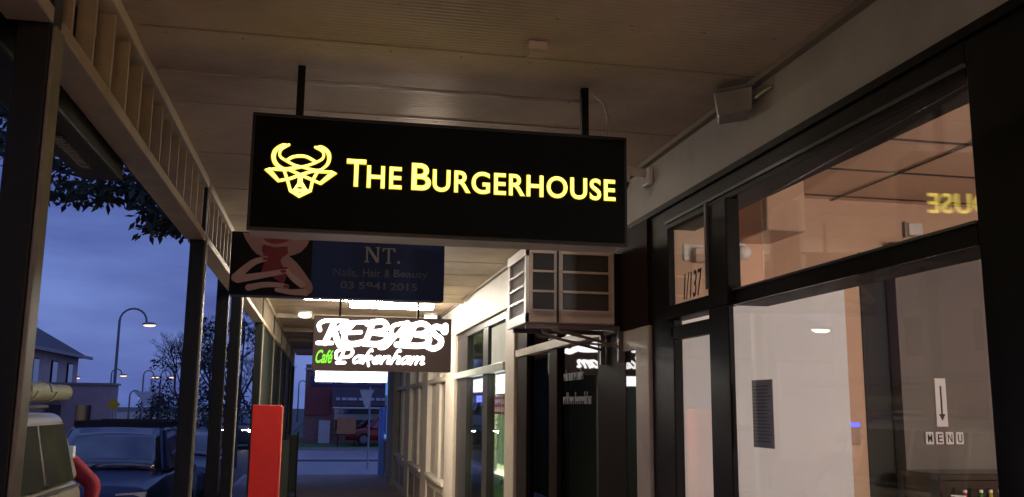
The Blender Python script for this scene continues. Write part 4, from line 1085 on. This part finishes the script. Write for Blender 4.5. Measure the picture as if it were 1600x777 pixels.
for sx, hx, hy, hz in ((1, 0.47, -0.15, 0.93), (-1, -0.27, -0.09, 0.90)):
    hd = MB()
    hd.ell((hx, hy - 0.02, hz - 0.05), (0.022, 0.04, 0.05), 10, 8)
    for k in range(4):
        yy = hy - 0.05 + k * 0.02
        hd.tube([(hx, yy, hz - 0.08), (hx - sx * 0.008, yy - 0.004, hz - 0.12), (hx - sx * 0.022, yy - 0.004, hz - 0.15)], [0.009, 0.0085, 0.007], 6)
    hd.tube([(hx, hy - 0.055, hz - 0.03), (hx - sx * 0.01, hy - 0.085, hz - 0.06), (hx - sx * 0.02, hy - 0.09, hz - 0.09)], [0.011, 0.010, 0.008], 6)
    hd.build('hand', M_sk, pe, world=False, smooth=True)

# ---------------------------------------------------------------- street beyond
def street_lamp(loc, h, r, label, rz=0.0, s=40.0, col=(1.0, 0.62, 0.28)):
    t = thing('street_lamp', loc, label, 'street lamp', 'street lamps along the road')
    t.rotation_euler = (0, 0, rz)
    pts = [(0, 0, 0), (0, 0, h * 0.5), (0, 0, h - r)]
    for k in range(1, 10):
        a_ = PI * k / 10
        pts.append((r - r * math.cos(a_), 0, h - r + r * math.sin(a_)))
    pts.append((2 * r, 0, h - r * 1.05))
    MB().tube(pts, [0.11, 0.09, 0.075] + [0.06] * 10, 8).build('pole', mat('lamp_pole', (0.20, 0.20, 0.21), 0.5), t, world=False, smooth=True)
    MB().ell((2 * r + 0.16, 0, h - r * 1.05 - 0.10), (0.42, 0.17, 0.12)).build('head', M_grey, t, world=False, smooth=True)
    MB().ell((2 * r + 0.18, 0, h - r * 1.05 - 0.17), (0.36, 0.15, 0.10)).build('lens', lamp_mat('sodium_%d' % int(s * 10), col, s), t, world=False, smooth=True)
    return t
street_lamp((-12.25, 60, -0.13), 7.85, 0.78, 'tall curved street lamp with glowing head, largest in the gap between first two posts', s=1.7, col=(1.0, 0.68, 0.40))
for (x, y, h, lb) in ((-25.5, 105, 5.4, 'far street lamp just right of the house eave'), (-20.9, 105, 5.7, 'far street lamp right behind the tall curved lamp pole'), (-17.7, 105, 5.6, 'far street lamp in the middle between the curved lamp and the second post'), (-15.8, 104, 5.6, 'far street lamp closest to the second post'), (-17.6, 98, 3.4, 'low far lamp beside the dark trees'), (-2.2, 130, 5.4, 'far street lamp seen past the windbreak panels'), (-7.5, 75, 3.2, 'far lamp low behind the light blue sedan')):
    street_lamp((x - 0.9, y, -0.13), h, 0.5, lb, s=1.1, col=(1.0, 0.66, 0.36))
street_lamp((-15.7, 31, 0), 5.9, 0.8, 'street lamp across the road, mirrored in the big restaurant window', s=14, col=(1.0, 0.75, 0.5))

# shops over the road, left of the view: they close the street and show in the window glass
M_cg = mat('faded_white', (0.6, 0.6, 0.64), 0.6)
for k, (ya, yb, hh, c, lb) in enumerate(((-30, -6, 7.2, (0.42, 0.34, 0.30), 'brown two storey shop over the road, behind the viewer'), (-5.6, 14, 6.4, (0.55, 0.50, 0.46), 'grey two storey shop directly over the road'), (14.4, 38, 7.6, (0.45, 0.28, 0.22), 'brick two storey shop over the road, mirrored in the restaurant window'))):
    t = thing('opposite_shop', (-22, ya, 0), lb, 'building', 'two storey shops over the road')
    B(-30, -18.5, ya, yb, 0.001, hh).build('wall', mat('opposite_wall%d' % k, c, 0.8, 0.15, 1.5), t)
    B(-30.2, -18.3, ya, yb, hh, hh + 0.25).build('parapet', M_cg, t)
    B(-18.499, -16.4, ya + 0.2, yb - 0.2, 3.0, 3.25).build('awning', mat('awning_grey', (0.16, 0.14, 0.17), 0.7), t)
    n = int((yb - ya) / 4)
    for j in range(n):
        yy = ya + 1 + j * 4
        B(-18.499, -18.48, yy, yy + 1.3, 4.1, 5.6).build('window', M_dark, t)
        B(-18.499, -18.47, yy - 0.4, yy + 2.4, 0.5, 2.6).build('shop_window', M_dark if (j + k) % 3 else lamp_mat('lit_shop_window', (1.0, 0.75, 0.5), 0.16), t)

# house with hip roof
hs = thing('house', (-20, 50, 0), 'two storey pinkish house with dark hip roof behind the tan wagon', 'house')
M_hw = mat('house_wall', (0.62, 0.46, 0.42), 0.8, 0.12, 1.5)
B(-26, -13.4, 43.8, 55.9, 0, 4.46).build('wall', M_hw, hs)
MB().hexa([(-26.5, 43.2, 4.47), (-12.9, 43.2, 4.47), (-12.9, 56.5, 4.47), (-26.5, 56.5, 4.47), (-19.6, 49.2, 8.5), (-19.0, 49.2, 8.5), (-19.0, 50.5, 8.5), (-19.6, 50.5, 8.5)]).build('roof', mat('roof_tile', (0.10, 0.085, 0.09), 0.7, 0.2, 6), hs)
B(-12.89, -12.78, 43.2, 56.5, 4.40, 4.56).build('gutter', mat('gutter_grey', (0.32, 0.28, 0.26), 0.5), hs)
for y in (44.6, 47.4, 50.6, 53.6):
    w = B(-13.395, -13.34, y, y + 1.0, 2.9, 4.1).build('window', M_white if y < 46 else M_frame, hs)
    B(-13.339, -13.32, y + 0.08, y + 0.92, 2.96, 4.04).build('pane', M_cglass, w)
B(-13.39, -12.4, 43.8, 55.9, 2.45, 2.6).build('porch_roof', mat('porch_tile', (0.24, 0.12, 0.10), 0.7), hs)
t = thing('long_shed', (-11, 52, 0), 'long pink rendered wall building in the distance right of the house', 'building')
B(-16, -10.3, 50, 51.5, 0, 2.9).build('wall', mat('pink_render', (0.55, 0.38, 0.38), 0.8, 0.1, 1), t)
B(-16.1, -10.2, 49.9, 51.6, 2.9, 3.0).build('roof', mat('gutter_grey', (0.32, 0.28, 0.26), 0.5), t)
for x in (-13.3, -11.9):
    B(x, x + 0.7, 49.96, 49.999, 0.4, 1.9).build('window', M_cglass, t)
t = thing('warning_sign', (-9.2, 45, 0), 'yellow diamond warning sign in front of the pink wall', 'road sign')
MB().tube([(-9.15, 45, 0), (-9.15, 45, 2.2)], 0.035).build('pole', M_alu, t)
MB().prism([(-9.15, 2.25), (-8.85, 1.95), (-9.15, 1.65), (-9.45, 1.95)], face_y(44.96), 0.01).build('plate', mat('warning_yellow', (0.75, 0.42, 0.02), 0.5), t)
t = thing('bill_board', (-10.3, 62, 0), 'pale triangular sign plate in the distance between the lamps', 'road sign')
MB().tube([(-10.9, 62, 0), (-10.9, 62, 2.4)], 0.05).build('pole', M_alu, t)
MB().prism([(-11.5, 2.75), (-10.2, 2.75), (-10.6, 1.75)], face_y(61.94), 0.02).build('plate', M_paper, t)

# side-street shop, board, sign post
fb = thing('corner_shop', (3, 55, 0), 'dark red brick shop with awning across the side street', 'building')
M_bk = mat('dark_red_brick', (0.30, 0.16, 0.16), 0.85, 0.2, 5)
B(-0.9, 12, 52, 60, 0.02, 4.2).build('wall', M_bk, fb)
B(0.55, 12, 50.8, 52, 2.55, 2.85).build('awning', mat('awning_lilac', (0.45, 0.38, 0.42), 0.7), fb)
B(0.55, 12, 50.74, 50.798, 2.0, 2.9).build('awning_front', mat('awning_dark', (0.12, 0.10, 0.14), 0.7), fb)
B(0.6, 12, 50.70, 50.738, 1.85, 1.93).build('white_edge', M_paper, fb)
B(0.7, 12, 51.9, 51.999, 0.5, 1.8).build('shop_window', M_cglass, fb)
mb = MB()
for k in range(9):
    mb.box(0.75 + k * 0.3, 0.95 + k * 0.3 + 0.05 * (k % 3), 50.69, 50.737, 2.28, 2.42)
mb.build('pale_row', mat('faded_white', (0.6, 0.6, 0.64), 0.6), fb)
B(-0.6, 12, 51.86, 51.999, 3.05, 3.6).build('blue_sign_band', mat('navy_band', (0.05, 0.06, 0.18), 0.5), fb)
B(-0.95, 12, 51.9, 51.999, 3.9, 4.0).build('parapet_line', mat('faded_white', (0.6, 0.6, 0.64), 0.6), fb)
B(-0.85, 0.45, 51.85, 51.999, 1.5, 3.0).build('red_door_panel', mat('dull_red', (0.25, 0.06, 0.07), 0.6), fb)
for xx in (-0.2, 1.1, 2.4):
    B(xx, xx + 0.75, 51.83, 51.859, 3.18, 3.42).build('sign_patch', mat('faded_white', (0.6, 0.6, 0.64), 0.6), fb)
B(0.7, 3.2, 51.84, 51.898, 1.25, 1.55).build('window_band', mat('faded_white', (0.6, 0.6, 0.64), 0.6), fb)
B(-0.1, 0.5, 51.5, 51.99, 0.02, 1.2).build('white_bin_store', mat('faded_white', (0.6, 0.6, 0.64), 0.6), fb)
t = thing('sandwich_board', (1.2, 47.6, 0), 'brown board standing in front of the red hatchback', 'board')
B(0.80, 1.72, 47.55, 47.62, 0.62, 1.42).build('panel', mat('brown_board', (0.50, 0.22, 0.10), 0.7), t)
for x in (0.84, 1.64):
    B(x, x + 0.05, 47.56, 47.61, 0.02, 0.619).build('leg', M_frame, t)
t = thing('give_way_sign', (1.62, 34, 0), 'grey back of a triangular road sign on a pole by the side street', 'road sign')
MB().tube([(1.64, 33, -0.126), (1.64, 33, 2.65)], 0.032).build('pole', M_alu, t)
MB().prism([(1.28, 2.55), (1.78, 2.55), (1.72, 2.42), (1.60, 1.95), (1.50, 1.92), (1.42, 2.1)], face_y(32.95), 0.008).build('plate', mat('sign_grey', (0.50, 0.54, 0.56), 0.5), t)

# ---------------------------------------------------------------- trees
M_leaf = mat('dark_leaf', (0.035, 0.05, 0.03), 0.6, 0.35, 3)
M_bark = mat('bark', (0.06, 0.05, 0.045), 0.9, 0.25, 8)
def leaf_cloud(clusters, size, dens=1.0):
    mb = MB()
    for (c, r, n) in clusters:
        n = int(n * dens)
        for k in range(n):
            while True:
                p = Vector((random.uniform(-1, 1), random.uniform(-1, 1), random.uniform(-1, 1)))
                if p.length < 1: break
            p = Vector(c) + Vector((p.x * r[0], p.y * r[1], p.z * r[2]))
            a_ = Vector((random.uniform(-1, 1), random.uniform(-1, 1), random.uniform(-1.1, 0.3))).normalized()
            b_ = a_.cross(Vector((random.uniform(-1, 1), random.uniform(-1, 1), random.uniform(-1, 1)))).normalized()
            s_ = size * random.uniform(0.4, 1.5)
            vs = [p, p + a_ * s_ * 0.5 + b_ * s_ * 0.2, p + a_ * s_, p + a_ * s_ * 0.5 - b_ * s_ * 0.2]
            mb.b.faces.new([mb.b.verts.new(q) for q in vs])
    return mb
st = thing('street_tree', (-4.9, 9.2, -0.13), 'leafy tree whose dark branches hang into view at top left', 'tree')
tr_ = MB()
tr_.tube([(-4.9, 9.2, -0.13), (-4.8, 9.2, 1.6), (-4.6, 9.2, 3.2), (-4.0, 9.1, 4.6), (-3.2, 9.0, 5.4)], [0.16, 0.13, 0.11, 0.07, 0.03], 8)
tr_.tube([(-4.6, 9.2, 3.2), (-3.9, 9.1, 4.0), (-3.0, 9.0, 4.25), (-2.2, 9.0, 4.05)], [0.07, 0.04, 0.025, 0.01], 6)
tr_.tube([(-4.0, 9.1, 4.6), (-3.0, 9.0, 4.75), (-2.0, 9.0, 4.45), (-1.5, 9.0, 4.0), (-1.35, 9, 3.75)], [0.06, 0.04, 0.025, 0.015, 0.006], 6)
tr_.tube([(-4.6, 9.2, 3.2), (-5.4, 9.4, 4.5), (-6.0, 9.6, 5.4)], [0.09, 0.05, 0.02], 6)
tr_.build('trunk', M_bark, st, smooth=True)
cl_ = [((-2.62, 9.0, 4.33), (0.34, 0.5, 0.18), 230), ((-2.35, 9.0, 4.02), (0.45, 0.4, 0.10), 260), ((-2.05, 9, 4.10), (0.3, 0.5, 0.16), 240), ((-1.72, 9, 4.22), (0.36, 0.5, 0.26), 520), ((-1.5, 9, 3.95), (0.30, 0.4, 0.24), 480), ((-1.36, 9, 3.78), (0.17, 0.3, 0.14), 160), ((-1.62, 9, 3.75), (0.16, 0.3, 0.12), 90),
       ((-2.5, 9.2, 5.0), (1.3, 1.2, 0.45), 1100), ((-4.4, 9.2, 5.3), (1.5, 1.5, 0.9), 1800), ((-5.8, 9.6, 5.2), (1.0, 1.2, 0.9), 800), ((-3.0, 9.0, 4.62), (0.35, 0.4, 0.25), 220)]
leaf_cloud([((c[0], c[1], c[2] - 0.10), r, n) for c, r, n in cl_], 0.10, 1.25).build('crown', M_leaf, st)

def bare_tree(loc, h, label, seed, depth=6, spread=0.55):
    rnd = random.Random(seed)
    t = thing('bare_tree', loc, label, 'tree', 'leafless trees down the road')
    mb = MB(); tw = MB()
    def grow(p, d, l, r_, k):
        q = p + d * l
        (mb if k > 2 else tw).tube([p, p.lerp(q, 0.5) + Vector((rnd.uniform(-1, 1), rnd.uniform(-1, 1), 0)) * l * 0.06, q], [r_, r_ * 0.85, r_ * 0.68], 5 if k > 2 else 3, cap=False)
        if k == 0: return
        for j in range(3):
            nd = (d + Vector((rnd.uniform(-1, 1), rnd.uniform(-1, 1), rnd.uniform(-0.25, 0.7))) * spread * 1.4).normalized()
            grow(q, nd, l * rnd.uniform(0.6, 0.82), r_ * 0.62, k - 1)
    grow(Vector((0, 0, 0)), Vector((0, 0, 1)), h * 0.24, h * 0.014, depth)
    mb.build('trunk', M_bark, t, world=False)
    tw.build('crown', mat('twig', (0.055, 0.045, 0.05), 0.9), t, world=False)
    return t
bare_tree((-4.3, 40, -0.13), 7.2, 'leafless tree seen between the two posts left of the red pillar', 3)
bare_tree((-7.2, 52, -0.13), 7.5, 'leafless tree just left of the third post', 5)
bare_tree((-2.9, 44, -0.13), 6.0, 'leafless tree right above the red pillar', 9)
bare_tree((-10.8, 75, -0.13), 5.2, 'low leafless tree in the distance behind the pale triangular sign', 12)
bare_tree((-13.5, 80, -0.13), 4.8, 'low leafless tree right of the pink wall in the distance', 15)
for k, (x, y, lb) in enumerate(((-2.9, 34, 'dark fine leaved tree seen just above and left of the red pillar'), (-6.35, 46, 'dark fine leaved tree just left of the third post'))):
    t = thing('dark_tree', (x, y, -0.13), lb, 'tree', 'dark fine leaved trees by the road')
    tk = MB(); rr = random.Random(40 + k)
    tk.tube([(x, y, -0.13), (x, y, 1.6), (x + 0.1, y, 3.0)], [0.14, 0.11, 0.05], 7)
    cls = []
    for j in range(16):
        q = Vector((x + rr.uniform(-1.5, 1.3), y + rr.uniform(-1, 1), rr.uniform(1.6, 5.0)))
        tk.tube([(x, y, 1.2 + 0.08 * j), ((x + q.x) / 2, y, (1.4 + q.z) / 2), q], [0.04, 0.025, 0.01], 4)
        cls.append((tuple(q), (0.55, 0.5, 0.42), 130))
    tk.build('trunk', M_bark, t)
    leaf_cloud(cls, 0.16).build('crown', mat('twig_leaf', (0.04, 0.035, 0.045), 0.8, 0.3, 3), t)
for k, (x, y, h, lb) in enumerate(((-9.9, 70, 2.3, 'dark rounded shrub below the far lamps left of second post'), (-12.0, 72, 2.6, 'dark rounded shrub at the right end of the pink wall'), (-6.5, 60, 2.0, 'dark shrub behind the light blue sedan'))):
    t = thing('shrub', (x, y, -0.13), lb, 'shrub', 'dark shrubs across the road')
    MB().tube([(x, y, -0.13), (x, y, h * 0.6)], 0.08).build('stem', M_bark, t)
    leaf_cloud([((x, y, h * 0.55), (1.2, 1.0, h * 0.5), 500), ((x + 0.6, y, h * 0.75), (0.7, 0.6, h * 0.35), 200)], 0.28).build('foliage', M_leaf, t)
for (x, y, h, lb) in ((-3.45, 33, 9.0, 'slim dark power pole between second and third post'), (-13.4, 95, 7.5, 'distant power pole with crossarm left of second post')):
    t = thing('power_pole', (x, y, -0.13), lb, 'power pole')
    MB().tube([(x, y, -0.13), (x, y, h)], [0.12, 0.08], 8).build('pole', M_bark, t)
    B(x - 0.8, x + 0.8, y - 0.05, y + 0.05, h - 0.7, h - 0.58).build('crossarm', M_bark, t)
